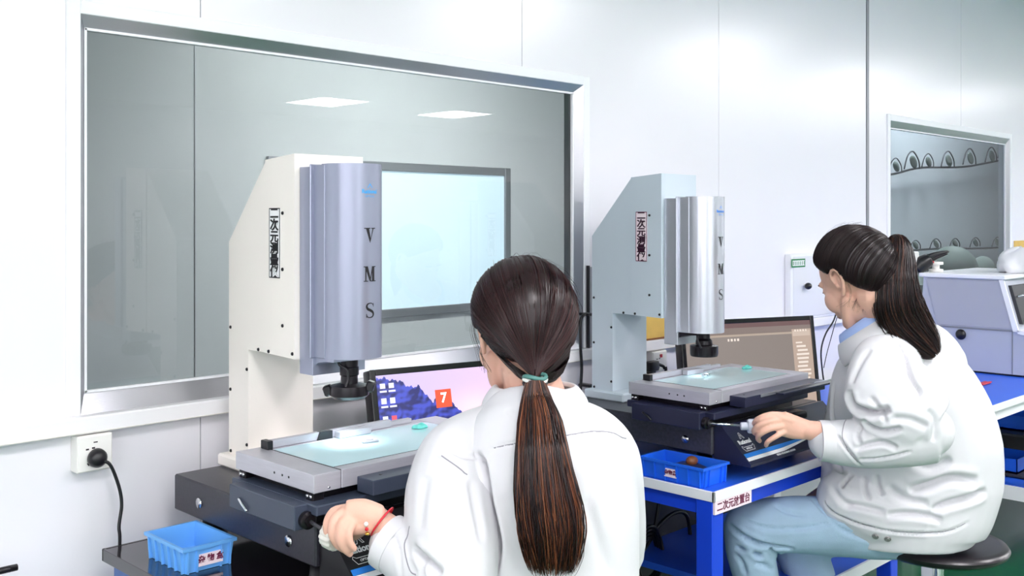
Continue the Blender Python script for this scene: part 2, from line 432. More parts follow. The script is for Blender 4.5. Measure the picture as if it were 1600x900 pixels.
pl = thing('power_plug', 'black angled plug with short cord in the socket behind the right machine', 'plug', (2.69, 1.97, .86))
c = ony(1019, 572, s2yf-.018)
MB().box(c.x-.026, c.x+.024, c.y-.012, s2yf-.004, c.z-.016, c.z+.016, .006, seg=2).box(c.x-.018, c.x+.01, c.y-.01, s2yf-.006, c.z-.026, c.z-.01, .004).build('plug', M['black'], pl, 40)
MB().tube([c+Vector((.02, -.004, .004)), c+Vector((.036, -.006, .0)), c+Vector((.052, -.01, -.012)), c+Vector((.056, -.012, -.06)), Vector((c.x+.06, 1.985, .4)), Vector((c.x+.06, 1.985, .005))], .005, 8, 6).build('cord', M['black'], pl, True)

# metal strip with a clipped cable right of the big window
st = thing('metal_conduit', 'narrow grey metal conduit strip on the wall right of the large window', 'conduit', (2.38, WY, .997))
a = ony(913, 420, WY); b = ony(921, 420, WY)
MB().box(a.x+.004, b.x+.008, WY-.014, WY, .9975, 1.24, .002).build('channel', M['alu_dull'], st)
MB().box(a.x+.002, a.x+.006, WY-.017, WY-.002, .9975, 1.245).build('black_edge', M['black'], st)
cb = thing('black_cable', 'black cable clipped in a loop beside the grey conduit strip', 'cable', (2.36, 1.99, .86))
yc = 1.99
MB().tube([ony(918, 490, 2.0), ony(911, 493, yc), ony(907, 505, yc), ony(907, 540, yc), ony(909, 575, yc), ony(907, 612, yc), ony(909, 640, yc), Vector((2.33, 1.99, .6)), Vector((2.33, 1.99, .01))], .0045, 8, 6).build('cable', M['black'], cb, True)
for (x, y) in ((916, 491), (917, 602)):
    q = ony(x, y, 2.005); MB().box(q.x-.012, q.x+.012, 1.985, WY, q.z-.004, q.z+.004, .002).build('clip', M['black'], cb)

# kraft board on the trunking
kb = thing('kraft_carton', 'flat yellow kraft carton standing on the trunking behind the right machine', 'carton', (2.74, 2.012, .997))
MB().box(2.56, 2.93, 2.003, WY-.001, .9978, 1.105, .001).build('board', M['kraft'], kb)
MB().box(2.715, 2.725, 2.0015, 2.0035, .9985, 1.104).build('tape_strip', M['kraft_dark'], kb)
MB().box(2.56, 2.93, 2.0015, 2.0035, .9985, 1.004).build('edge_strip', M['kraft_dark'], kb)

# distribution box
db = thing('distribution_box', 'pale grey wall box with a green label and a black knob', 'box', (3.69, WY, .998))
MB().box(3.50, 3.875, WY-.03, WY, .998, 1.253, .004).build('housing', M['frame_white'], db)
MB().box(3.512, 3.863, WY-.033, WY-.029, 1.008, 1.243, .002).build('door', mat('pale_grey_panel', rgb(232, 232, 236), .35), db)
g0 = ony(1237, 405, WY-.034); g1 = ony(1258, 417, WY-.034)
lb = MB().box(g0.x, g1.x, WY-.0345, WY-.033, g1.z, g0.z).build('label', M['green_label'], db)
MB().box(g0.x+.006, g1.x-.006, WY-.0352, WY-.0344, g1.z+.006, g0.z-.006).build('label_face', M['printw'], lb)
for j in range(7):
    xx = g0.x+.011+j*(g1.x-g0.x-.022)/6
    MB().box(xx-.0022, xx+.0022, WY-.0358, WY-.0351, g1.z+.009, g0.z-.009).build('label_mark', M['green_label'], lb)
kn = ony(1263, 447, WY-.05)
kk = MB().sph((kn.x, kn.y, kn.z), (.017, .013, .013), 16).build('knob', M['black'], db, True)
MB().cyl((kn.x+.0, kn.y, kn.z), (kn.x+.0, WY-.03, kn.z), .006).build('knob_stem', M['chrome'], kk, True)

hc = thing('hanging_cable', 'thin black cables looping down the wall behind the right monitor', 'cable', (3.75, 1.97, .8))
yy = 1.965
MB().tube([ony(1312, 470, yy), ony(1303, 500, yy), ony(1290, 522, yy), ony(1283, 548, yy), ony(1285, 580, yy), ony(1290, 620, yy), ony(1290, 680, yy), Vector((3.6, 1.965, .02))], .0035, 6, 6).build('cable', M['black'], hc, True)
MB().tube([ony(1310, 490, yy), ony(1305, 505, yy), ony(1298, 530, yy), ony(1292, 552, yy), ony(1287, 575, yy)], .0018, 6, 6).build('thin_cable', M['black'], hc, True)

# rounded black bar at the lower left
bb = thing('black_bar', 'black round-ended bar on the wall at the far lower left', 'bar', (.62, 2.0, .70))
q = ony(14, 889, 1.985)
MB().tube([(q.x-.30, q.y, q.z), (q.x-.008, q.y, q.z), (q.x, q.y, q.z)], [.0065, .0065, .006], 12, 2).sph(q, .0065, 12).build('rod', M['black'], bb, True)
MB().cyl((q.x-.12, q.y, q.z), (q.x-.12, WY, q.z), .006).build('bracket', M['black'], bb, True)

# tan notice on the wall right of window 2
MB().box(5.93, 6.15, WY-.004, WY, 1.14, 1.27, .001).build('wall_notice', M['kraft'], None)
tag(bpy.data.objects['wall_notice'], 'small tan notice fixed to the wall right of the dark window', 'notice')

# wire strings with clipped hooks in the small room behind window 2
def string(pts, label, hooks, hr, y=2.86):
    t = thing('hook_rail', label, 'rail', (5.4, y, pts[0][1] if False else 1.3))
    vs = [ony(px, py, y) for px, py in pts]
    MB().tube(vs, .007, 8, 8).build('wire', M['darkgrey'], t, True)
    for (px, py, s) in hooks:
        c = ony(px, py, y-.02); h = hr*s
        pp = [c+Vector((-.075*s, 0, 0)), c+Vector((-.05*s, -.01, h*.75)), c+Vector((0, -.02, h)), c+Vector((.07*s, -.02, h*.55)), c+Vector((.105*s, -.01, h*.1))]
        o = MB().tube(pp, .0042*s, 6, 5).build('hook', M['darkgrey'], t, True)
        MB().sph(c+Vector((.045*s, 0, h*.45)), (.05*s, .012, h*.32), 12, Matrix.Rotation(.5, 4, 'Y')).build('clip_leaf', M['sill_grey'], o, True)
    return t
string([(1372, 276), (1400, 271), (1440, 262), (1500, 261), (1540, 255), (1600, 243)], 'upper sagging wire with bent hooks behind the dark window',
       [(1396, 270, .9), (1422, 265, 1.15), (1447, 262, .9), (1478, 262, 1.1), (1512, 258, 1.15), (1546, 254, 1.1), (1567, 248, 1.3)], .10)
string([(1372, 392), (1420, 391), (1480, 388), (1540, 388), (1600, 384)], 'lower straight wire with small clips behind the dark window',
       [(1427, 390, .8), (1459, 388, .85), (1489, 387, .85), (1521, 386, .9), (1555, 385, .9)], .075)
for (px, w, hgt, lab) in ((1488, .17, .19, 'large dark dome shaped as a reflection in the dark window'), (1536, .09, .12, 'small dark dome shaped as a reflection in the dark window')):
    c = ony(px, 431, 2.5)  # solid domes stand in for dark reflections in the glass
    t = MB().sph((0, 0, 0), (w*1.25, w*.8, hgt*.8), 20).build('reflection_dome', M['sill_grey'], None, True)
    t.location = (c.x, 2.5, c.z+.03); tag(t, lab, 'reflection')
MB().box(4.25, 9.0, 2.3, 2.8, .98, 1.04).box(4.3, 4.35, 2.35, 2.75, 0, .98).box(8.9, 8.95, 2.35, 2.75, 0, .98).build('back_shelf', M['sill_grey'], None)
tag(bpy.data.objects['back_shelf'], 'dim shelf holding reflection domes in the room behind the dark window', 'shelf')
# ================================================================= TABLES
def table(name, label, x0, x1, y0, y1, topm, edgem, legm, legs, rail=True, extra=None):
    t = thing(name, label, 'table', ((x0+x1)/2, (y0+y1)/2, 0))
    MB().box(x0+.004, x1-.004, y0+.004, y1-.004, .728, .75, .002).build('table_top', topm, t)
    e = MB()
    for (a, b, c, d) in ((x0, x1, y0, y0+.006), (x0, x1, y1-.006, y1), (x0, x0+.006, y0, y1), (x1-.006, x1, y0, y1)):
        e.box(a, b, c, d, .727, .7508, .001)
    e.build('edge_band', edgem, t)
    for (a, b, c, d) in ((x0+.02, x1-.02, y0+.015, y0+.045), (x0+.02, x1-.02, y1-.045, y1-.015), (x0+.015, x0+.045, y0+.02, y1-.02), (x1-.045, x1-.015, y0+.02, y1-.02)):
        MB().box(a, b, c, d, .69, .727).build('rail', legm, t)
    for (x, y) in legs:
        MB().box(x-.023, x+.023, y-.023, y+.023, .0, .727, .002).build('leg', legm, t)
    return t
TY0, TY1 = 1.345, 1.946
T1 = table('workbench', 'left workbench with a glossy black top and blue frame', .833, 1.745, TY0, TY1, M['black_top'], M['black_top'], M['blue_cab'],
           [(.885, TY1-.05), (.885, TY0+.05), (1.69, TY1-.05), (1.69, TY0+.05)])
MB().box(.862, 1.20, TY0+.05, TY1-.02, .25, .69).build('side_cabinet', M['blue_cab'], T1)
T2 = table('workbench', 'right workbench with a bright blue top, white edging and blue legs', 2.006, 3.03, TY0, TY1, M['blue_top'], M['frame_white'], M['blue_leg'],
           [(2.033, TY0+.030), (2.045, TY1-.045), (2.985, TY0+.040), (2.985, TY1-.045)])
MB().box(2.35, 2.99, TY0+.012, TY1-.03, .385, .405).build('lower_shelf', M['blue_top'], T2)
MB().box(2.35, 2.99, TY0+.005, TY0+.012, .375, .407).build('shelf_edge', M['frame_white'], T2)
MB().box(2.02, 3.0, TY1-.035, TY1-.03, .02, .69).build('under_table_shade', M['darkgrey'], T2)  # dark sheet put in for the shade on the wall below the table
lb = ony(1145, 770, TY0+.0135)
ls = thing('table_sign', 'pinkish paper strip with dark characters under the blue table edge', 'sign', (2.10, TY0, .70))
MB().box(2.012, 2.168, TY0+.001, TY0+.0155, .697, .7268).build('paper', M['paper_pink'], ls)
text_on('writing', '二次元放置台', .0235, Vector((2.090, TY0+.0006, .712)), (1, 0, 0), (0, 0, 1), M['red_ink'], ls, offset=.0004)
# tangled cables under the right table
cb = thing('cable_tangle', 'black cables coiled and hanging under the blue-topped table', 'cable', (2.3, 1.88, .4))
yy = 1.86
MB().tube([ony(1031, 775, yy), ony(1023, 825, yy), ony(1012, 850, yy), ony(1000, 865, yy)], .006, 8, 6).build('cable', M['black'], cb, True)
MB().tube([ony(1005, 850, yy), ony(1035, 815, yy), ony(1058, 800, yy), ony(1074, 808, yy), ony(1080, 850, yy), ony(1090, 905, yy)], .006, 8, 6).build('cable', M['black'], cb, True)
for k in range(4):
    c = ony(1012, 872, yy-.01*k); r = .05+.008*k
    MB().tube([c+Vector((r*math.cos(a), .004*math.sin(3*a), 1.25*r*math.sin(a))) for a in np.linspace(0, 2*math.pi*.97, 14)], .005, 8, 3).build('cable_coil', M['black'], cb, True)

# third bench on the far right
T3 = table('workbench', 'far right workbench with a blue top and white frame', 3.18, 6.4, 1.305, 1.95, M['blue_top'], M['frame_white'], M['frame_white'],
           [(3.21, 1.345), (3.21, 1.91), (4.33, 1.345), (4.33, 1.91), (6.35, 1.345), (6.35, 1.91)])
MB().box(4.33, 6.35, 1.345, 1.91, .300, .318).build('lower_shelf', M['blue_top'], T3)
MB().box(4.315, 4.345, 1.345, 1.91, .262, .316).build('shelf_rail', M['frame_white'], T3)
MB().box(4.33, 6.35, 1.332, 1.345, .262, .316).build('shelf_rail', M['frame_white'], T3)
db = thing('storage_rack', 'dark open storage rack under the far right bench', 'rack', (5.0, 1.65, .318))
for z in (.33, .50, .66): MB().box(4.45, 5.6, 1.40, 1.88, z-.008, z, .001).build('rack_shelf', M['darkgrey'], db)
for (x, y) in ((4.46, 1.41), (5.59, 1.41), (4.46, 1.87), (5.59, 1.87)): MB().box(x-.012, x+.012, y-.012, y+.012, .318, .67).build('rack_post', M['darkgrey'], db)
MB().box(4.45, 5.6, 1.875, 1.885, .318, .67).build('rack_back', M['black'], db)
for (x, y, s, z, lab) in ((4.58, 1.62, .10, .33, 'blue tote on the lower level of the dark rack'), (4.62, 1.55, .09, .50, 'blue tote on the upper level of the dark rack')):
    tb = MB().box(x-s, x+s, y-s, y+s, z, z+.008).box(x-s, x+s, y-s, y-s+.004, z, z+.06).box(x-s, x+s, y+s-.004, y+s, z, z+.06).box(x-s, x-s+.004, y-s, y+s, z, z+.06).box(x+s-.004, x+s, y-s, y+s, z, z+.06).build('storage_tote', M['tray2'], None)
    setorigin(tb, (x, y, z)); tag(tb, lab, 'tote')
rt = MB().box(4.03, 4.11, 1.49, 1.515, .7512, .758, .002).box(4.10, 4.14, 1.497, 1.508, .7512, .755, .001).build('red_tool', M['red'], None)
setorigin(rt, (4.07, 1.5, .751)); tag(rt, 'small flat red tool lying on the far blue bench', 'tool')

# ================================================================= grey cabinet machine on bench 3
mc = thing('bench_cabinet', 'grey and white instrument cabinet on the far right bench', 'cabinet', (4.7, 1.65, .75))
prof = [(1.885, .758), (1.86, 1.140), (1.535, 1.140), (1.478, .935), (1.42, .925), (1.42, .758)]
MB().prism(prof, 'x', 4.36, 4.98).build('body', M['cabinet_grey'], mc)
MB().box(4.345, 4.99, 1.52, 1.875, 1.140, 1.158, .003).build('top_plate', M['frame_white'], mc)
MB().prism([(1.845, 1.134), (1.548, 1.134), (1.492, .942), (1.80, .942)], 'x', 4.355, 4.36).build('side_panel', mat('cabinet_panel_grey', rgb(176, 178, 190), .4), mc)
MB().prism([(1.530, 1.142), (1.548, 1.142), (1.492, .932), (1.470, .932)], 'x', 4.35, 4.361).build('front_trim', M['frame_white'], mc)
MB().prism([(1.475, .940), (1.415, .930), (1.415, .915), (1.475, .925)], 'x', 4.35, 4.98).build('front_ledge', M['frame_white'], mc)
MB().box(4.357, 4.361, 1.43, 1.88, .930, .936).build('seam', M['alu_dull'], mc)
MB().box(4.357, 4.361, 1.496, 1.499, .76, .93).build('seam', M['alu_dull'], mc)
MB().prism([(1.531, 1.115), (1.515, 1.115), (1.470, .96), (1.486, .96)], 'x', 4.40, 4.94).build('front_opening', M['darkgrey'], mc)
MB().tube([(4.42, 1.50, 1.07), (4.43, 1.47, 1.075), (4.44, 1.46, 1.04), (4.43, 1.46, .99), (4.42, 1.475, .975)], .004, 8, 5).build('handle', M['chrome'], mc, True)
MB().box(4.37, 4.97, 1.43, 1.87, .7505, .758).build('base', M['black'], mc)
MB().sph((4.352, 1.70, .905), (.012, .022, .022), 14).build('side_knob', M['black'], mc, True)

tg = thing('cable_gripper', 'black cable gripper with a red ring on a white reel atop the grey cabinet', 'tool', (4.45, 1.84, 1.158))
D = 4.42
MB().lathe([(.03, 0), (.03, .012), (.015, .014), (.015, .03), (.03, .032), (.03, .044)], (4.44, 1.84, 1.1585), 24).build('reel', M['white'], tg, True)
MB().tube([P(1430, 422, D), P(1440, 412, D), P(1452, 405, D)], [.03, .036, .028], 10, 4).build('body', M['black'], tg, True)
MB().tube([P(1450, 402, D), P(1462, 397, D), P(1482, 393, D)], [.014, .011, .005], 8, 4).build('jaw', M['black'], tg, True)
MB().tube([P(1450, 408, D), P(1464, 402, D), P(1480, 396, D)], [.014, .009, .005], 8, 4).build('jaw', M['blackm'], tg, True)
MB().tube([P(1449, 404, D), P(1455, 406, D), P(1456, 411, D)], .010, 8, 4).build('red_ring', M['red'], tg, True)
MB().box(-.022, .022, -.02, .02, -.03, .03, .004).xf(Matrix.Translation(P(1426, 404, D))).build('white_clamp', M['white'], tg)

bg = MB().sph((0, 0, 0), 1, 28)
for v in bg.bm.verts:
    a = math.atan2(v.co.y, v.co.x)
    k = 1+.07*math.sin(5*a+v.co.z*4)+.05*math.sin(9*a)
    v.co = Vector((v.co.x*.13*k, v.co.y*.10*k, max(v.co.z, -.35)*.078*k+.028))
o = bg.build('plastic_bag', M['bag'], None, True); o.location = (4.66, 1.555, 1.1595)
tag(o, 'crumpled milky plastic bag on top of the grey cabinet', 'bag')
pk = MB().sph((-.075, -.078, .022), (.02, .01, .012), 12).build('pink_print', M['pink'], o, True); pk.data.transform(Matrix.Translation(o.location))

# ================================================================= MEASURING MACHINES
def letter_V(h):
    w = h*.80; t = h*.20
    return [[(-w/2+t*.35, h/2), (-w/2+t*1.55, h/2), (t*.35, -h/2+t*1.2), (0, -h/2)], [(w/2-t*.45, h/2), (w/2-t*.95, h/2), (t*.1, -h/2+t*.9), (0, -h/2)],
            [(-w/2-t*.2, h/2), (-w/2+t*2.1, h/2), (-w/2+t*2.1, h/2-t*.3), (-w/2-t*.2, h/2-t*.3)], [(w/2-t*1.5, h/2), (w/2+t*.2, h/2), (w/2+t*.2, h/2-t*.3), (w/2-t*1.5, h/2-t*.3)]]
def letter_M(h):
    w = h*.92; t = h*.19; R = lambda a, b, c, d: [(a, c), (b, c), (b, d), (a, d)]
    return [R(-w/2+t*.5, -w/2+t*.95, -h/2, h/2), R(w/2-t*1.6, w/2-t*.5, -h/2, h/2), [(-w/2+t*.3, h/2), (-w/2+t*1.5, h/2), (t*.5, -h/2+t*.2), (-t*.1, -h/2)],
            [(w/2-t*1.6, h/2), (w/2-t*1.1, h/2), (t*.2, -h/2+t*.2), (-t*.1, -h/2)],
            R(-w/2-t*.1, -w/2+t*1.6, -h/2, -h/2+t*.3), R(w/2-t*2.1, w/2+t*.1, -h/2, -h/2+t*.3), R(-w/2-t*.1, -w/2+t*1.2, h/2-t*.3, h/2), R(w/2-t*1.6, w/2+t*.1, h/2-t*.3, h/2)]
def letter_S(h):
    P_ = [(.26, .30), (.18, .43), (.0, .47), (-.19, .41), (-.26, .26), (-.18, .10), (.02, .0), (.20, -.11), (.27, -.27), (.18, -.42), (-.02, -.47), (-.20, -.42), (-.27, -.28)]
    Wd = [.03, .035, .04, .06, .085, .105, .11, .105, .085, .06, .04, .035, .03]
    pts = crom([Vector((x*h, y*h, 0)) for x, y in P_], 4); wd = interp(Wd, len(pts)); polys = []; L = []; R = []
    for i, p in enumerate(pts):
        t = (pts[min(i+1, len(pts)-1)]-pts[max(0, i-1)]).normalized(); n = Vector((-t.y, t.x, 0))
        L.append(p+n*wd[i]*h*.80); R.append(p-n*wd[i]*h*.80)
    for i in range(len(pts)-1): polys.append([(L[i].x, L[i].y), (L[i+1].x, L[i+1].y), (R[i+1].x, R[i+1].y), (R[i].x, R[i].y)])
    for s in (1, -1): polys.append([(s*.24*h, s*.47*h), (s*.29*h, s*.47*h), (s*.29*h, s*.22*h), (s*.25*h, s*.22*h)])
    return polys
def wrap_letter(name, polys, cx, cy, R, z, m, parent):
    bm = bmesh.new()
    for poly in polys:
        def pt(u, v, r): a = u/R; return Vector((cx+r*math.sin(a), cy-r*math.cos(a), z+v))
        A = [bm.verts.new(pt(u, v, R+.0005)) for u, v in poly]
        bm.faces.new(A)
    me = bpy.data.meshes.new(name); bm.to_mesh(me); bm.free(); return link(name, me, m, parent)
def wrap_text(name, txt, size, cx, cy, R, z, m, parent, **k):
    me = text_mesh(txt, size, **k)
    for v in me.vertices:
        a = v.co.x/R; v.co = Vector((cx+(R+.0006)*math.sin(a), cy-(R+.0006)*math.cos(a), z+v.co.y))
    return link(name, me, m, parent)

def machine(dx, sdx, hz, body, head, gran, slate, label, ringlamp, first):
    t = thing('measuring_machine', label, 'machine', (dx+1.2, 1.7, .75))
    X = lambda v: v+dx
    # granite bed on feet
    g = MB().box(X(.976), X(1.50), 1.44, 1.937, .80, .871, .003).build('granite_bed', gran, t)
    for (x, y) in ((1.03, 1.50), (1.44, 1.50), (1.03, 1.88), (1.44, 1.88)):
        MB().lathe([(.028, 0), (.03, .004), (.022, .01), (.018, .05)], (X(x), y, .7502), 20).build('foot', M['black'], t, True)
    for (px, py) in ((312, 786), (452, 845)):
        q = onx(px, py, .976)
        MB().lathe([(.0035, 0), (.0035, -.002), (.0085, -.003), (.010, 0), (.010, .002)], (0, 0, 0), 20, Matrix.Rotation(math.radians(-90), 4, 'Y')).xf(Matrix.Translation((X(.976)-.001, q.y, q.z))).build('bushing', M['chrome'], g, True)
    # column
    MB().prism([(1.93, .895), (1.93, 1.336), (1.785, 1.501), (1.785, 1.118), (1.853, 1.118), (1.853, .895)], 'x', X(1.094), X(1.25)).build('column_cover', body, t)
    MB().box(X(1.098), X(1.219), 1.868, 1.925, .89, 1.12).build('column_web', body, t)
    MB().prism([(1.785, 1.118), (1.785, 1.501), (1.68, 1.509), (1.68, 1.115)], 'x', X(1.091), X(1.253)).build('front_cover', body, t)
    MB().box(X(1.075), X(1.262), 1.80, 1.945, .871, .896, .004).build('column_foot', body, t)
    for (px, py) in ((441.7, 333), (441.7, 421), (441.7, 509), (360.5, 511), (404, 546), (420, 549), (457, 553), (386, 577), (360.5, 608), (361, 704), (386, 695)):
        q = onx(px, py, 1.091 if px > 416 else 1.094)
        MB().lathe([(.0001, -.0022), (.0028, -.0018), (.0036, 0), (.0036, .001)], (0, 0, 0), 12, Matrix.Rotation(math.radians(90), 4, 'Y')).xf(Matrix.Translation((X(q.x)-.0005, q.y, q.z))).build('screw', M['blackm'], t, True)
    # vertical sign on the column side
    sg = MB().box(X(1.0895), X(1.0912), 1.7285, 1.7665, 1.268, 1.405).build('sign', M['printw' if first else 'paper_pink'], t)
    bd = MB(); bm_ = M['printk'] if first else M['red_ink']; xx = X(1.089)
    for (a, b, c, d) in ((1.7285, 1.7298, 1.268, 1.405), (1.7652, 1.7665, 1.268, 1.405), (1.7285, 1.7665, 1.268, 1.270), (1.7285, 1.7665, 1.403, 1.405)): bd.box(xx, xx+.001, a, b, c, d)
    bd.build('sign_border', bm_, sg)
    for i, ch in enumerate('二次元测量仪'):
        me = text_mesh(ch, .0245, extrude=.0003, offset=.0007)
        for v in me.vertices: v.co.x *= 1.22
        zz = 1.405-.0115-i*.0228
        me.transform(frame_matrix(Vector((X(1.0888), 1.7475, zz)), (0, -1, 0), (0, 0, 1))); link('sign_character', me, M['printk'] if first else mat('sign_ink', rgb(50, 10, 40), .5), sg)
    # head
    z1 = 1.487+hz; z0 = 1.122+hz; cx, cy, R = X(1.163), 1.594, .0565
    side = MB()
    side.box(X(1.102), X(1.225), 1.635, 1.679, z0-.035, z1-.004, .001)
    hd = thing('head', None, None, (0, 0, 0)); hd.parent = t; hd.location = Vector((cx, cy, z0))-t.location
    hd_side = side.build('head_back', head, t)
    bpy.data.objects.remove(hd)
    MB().box(X(1.096), X(1.231), 1.6335, 1.638, z0-.002, z1, .0015).build('head_flange', M['chrome'] if False else head, t)
    MB().box(X(1.1045), X(1.2215), 1.600, 1.636, z0, z1-.002, .001).build('head_neck', head, t)
    pr = []
    n = 48
    for i in range(n+1):
        a = -math.pi/2+math.pi*(i/n)
        pr.append((cx+R*math.sin(a), cy-R*math.cos(a)))
    pr = [(cx-R, 1.612)]+pr+[(cx+R, 1.612)]
    dome = MB().prism(pr, 'z', z0, z1).build('head_cover', head, t, 30)
    hh = .0285
    wrap_letter('letter', letter_V(hh), cx, cy, R, 1.3526+hz*.7, M['printk'], dome)
    wrap_letter('letter', letter_M(hh), cx, cy, R, 1.281+hz*.7, M['printk'], dome)
    wrap_letter('letter', letter_S(hh), cx, cy, R, 1.213+hz*.7, M['printk'], dome)
    lm = M['cyan'] if first else M['blue_print']
    wrap_text('logo_writing', 'Rational', .0105, cx, cy, R, 1.4345+hz*.7, lm, dome, offset=.0003)
    wrap_text('logo_writing', 'OPTICAL', .0052, cx, cy, R, 1.4255+hz*.7, lm, dome)
    wrap_letter('logo_mark', [[(-.006, .0), (-.0045, .0), (.0, .006), (.0, .0085)], [(.006, .0), (.0045, .0), (.0, .006), (.0, .0085)]], cx, cy, R, 1.4415+hz*.7, lm, dome)
    # arched bracket under the head
    arch = [(1.679, z0-.035), (1.679, z0+.0), (1.56, z0+.0), (1.56, z0-.006)]+[(1.648-.03*math.cos(a)-.03+.03, z0-.008-.024*(1-math.sin(a))) for a in np.linspace(math.pi/2, 0.05, 8)][::-1][::-1]
    arch = [(1.679, z0-.036), (1.679, z0), (1.575, z0), (1.575, z0-.005), (1.60, z0-.006), (1.625, z0-.010), (1.640, z0-.018), (1.650, z0-.036)]
    MB().prism(arch, 'x', X(1.108), X(1.218)).build('under_bracket', head if first else M['blackm'], t)
    # lens
    lens = MB()
    zt = z0; ly = cy; lx = cx-.006
    if first:
        lens.lathe([(.0165, zt), (.0165, zt-.018), (.018, zt-.02), (.018, zt-.034), (.016, zt-.036), (.0165, zt-.05), (.020, zt-.052), (.020, zt-.06)], (lx, ly, 0), 28)
        lens_o = lens.build('lens_tube', M['blackm'], t, 35)
        MB().lathe([(.020, zt-.050), (.036, zt-.054), (.037, zt-.060), (.037, zt-.072), (.030, zt-.078), (.018, zt-.078)], (lx, ly, 0), 36).build('ring_lamp', M['blackm'], t, 35)
        for s in (-1, 1):
            d = Vector((1, -1, 0)).normalized()*s
            c = Vector((lx, ly, zt-.064 if s < 0 else zt-.056))+d*.040
            MB().box(-.008, .008, -.011, .011, -.010, .010, .003).xf(Matrix.Translation(c) @ Matrix.Rotation(math.radians(-45), 4, 'Z') @ Matrix.Rotation(.35*s, 4, 'Y')).build('clamp', M['black'], t, 40)
        MB().tube([(lx-.03, ly-.006, zt-.0), (lx-.027, ly-.006, zt-.012), (lx-.017, ly-.016, zt-.022), (lx-.016, ly-.018, zt-.04), (lx-.022, ly-.018, zt-.054)], .0028, 8, 6).build('lamp_wire', M['black'], t, True)
        lz = zt-.08
    else:
        lens.lathe([(.016, zt), (.016, zt-.018), (.022, zt-.024), (.023, zt-.034), (.018, zt-.04)], (lx+.01, ly, 0), 28)
        lens.build('lens_tube', M['blackm'], t, 35)
        MB().lathe([(.030, zt-.036), (.038, zt-.038), (.038, zt-.060), (.036, zt-.066), (.020, zt-.067)], (lx+.01, ly, 0), 36).build('ring_lamp', M['blackm'], t, 35)
        MB().tube([(lx-.03, ly-.006, zt-.0), (lx-.034, ly-.01, zt-.02), (lx-.026, ly-.016, zt-.04)], .0028, 8, 6).build('lamp_wire', M['black'], t, True)
        lz = zt-.07
    ld = bpy.data.lights.new('ring_lamp_light', 'SPOT'); ld.energy = ringlamp; ld.spot_size = math.radians(110); ld.spot_blend = .8; ld.shadow_soft_size = .02; ld.color = (.85, .97, 1)
    lo = bpy.data.objects.new('ring_lamp_light', ld); COL.objects.link(lo); lo.parent = t; lo.location = Vector((lx, ly, lz-.004))-t.location

    # stage: offset sdx from the bed
    Sx = lambda v: v+dx+sdx
    MB().box(Sx(.985), Sx(1.40), 1.45, 1.655, .871, .898).build('stage_base', M['black'], t)
    MB().box(Sx(.955), Sx(1.405), 1.405, 1.675, .897, .914, .002).build('carriage', slate, t)
    MB().box(Sx(.985), Sx(1.42), 1.445, 1.66, .914, .929).build('slide', M['blackm'], t)
    for y in (1.436, 1.650):
        c = MB().box(Sx(.968), Sx(.992), y, y+.022, .912, .928, .002).build('slide_clamp', M['blackm'], t)
        MB().cyl((Sx(.9665), y+.006, .920), (Sx(.970), y+.006, .920), .0035, n=12).cyl((Sx(.9665), y+.016, .920), (Sx(.970), y+.016, .920), .0035, n=12).build('screw', M['chrome'], c, True)
    apm = slate
    ap = MB().box(Sx(.93), Sx(.958), 1.432, 1.64, .873, .9135, .0015).build('handwheel_housing', apm, t)
    MB().tube([onx(373, 779, .9275)+Vector((dx+sdx, 0, 0)), onx(379, 789, .9255)+Vector((dx+sdx, 0, 0)), onx(386, 799, .9275)+Vector((dx+sdx, 0, 0))], .0026, 10, 4).build('release_lever', M['chrome'] if first else M['black'], ap, True)
    bx = Sx(.951)
    MB().lathe([(.014, 0), (.0145, .004), (.0145, .010), (.009, .012), (.009, .016)], (0, 0, 0), 28, Matrix.Rotation(math.radians(90), 4, 'X')).xf(Matrix.Translation((bx, 1.432, .8885))).build('bearing', M['blackm'], t, 40)
    ky = 1.372 if first else 1.352
    kx = bx if first else Sx(1.016)
    kz = .882
    MB().cyl((bx, 1.42, .8885), (kx, ky+.012, kz), .0032, n=12).build('shaft', M['darkgrey'] if first else M['chrome'], t, True)
    if first: axis = Vector((.1, -1, -.15)).normalized()
    else: axis = (Vector((kx, ky, kz))-Vector((bx, 1.42, .8885))); axis.z = 0; axis = axis.normalized()
    q = axis.to_track_quat('Z', 'Y').to_matrix().to_4x4()
    # ribbed knob
    bm = bmesh.new(); n = 60; prof = [(.0001, -.002), (.011, -.002), (.014, .001), (.0215, .006), (.0235, .010), (.0235, .026), (.021, .031), (.0001, .031)] if first else \
        [(.0001, -.016), (.009, -.016), (.0095, -.014), (.0095, .0), (.016, .001), (.0175, .004), (.0175, .020), (.0155, .024), (.0001, .024)]
    rings = []
    for (r, z) in prof:
        rings.append([bm.verts.new(Vector(((r-(0.0012 if (k % 4 < 2 and r > .0165) else 0))*math.cos(2*math.pi*k/n), (r-(0.0012 if (k % 4 < 2 and r > .0165) else 0))*math.sin(2*math.pi*k/n), z))) for k in range(n)])
    for a, b in zip(rings, rings[1:]):
        for k in range(n): bm.faces.new((a[k], a[(k+1) % n], b[(k+1) % n], b[k]))
    bm.transform(Matrix.Translation((kx, ky, kz)) @ q); bmesh.ops.recalc_face_normals(bm, faces=bm.faces)
    me = bpy.data.meshes.new('k'); bm.to_mesh(me); bm.free(); link('handwheel_knob', me, M['ivory'] if first else mat('pale_grey_plastic', rgb(206, 208, 222), .35), t, 40)
    # plate with frosted glass
    x0, x1, y0, y1 = .963, 1.443, 1.425, 1.675
    st = M['steel']
    pt = MB()
    gx0, gx1, gy0, gy1 = 1.018, 1.385, 1.452, 1.640
    pt.box(Sx(x0), Sx(gx0)-.0008, y0, y1, .929, .96, .001)
    pt.box(Sx(gx0)+.0008, Sx(x1), y0, gy0-.0008, .929, .96, .001)
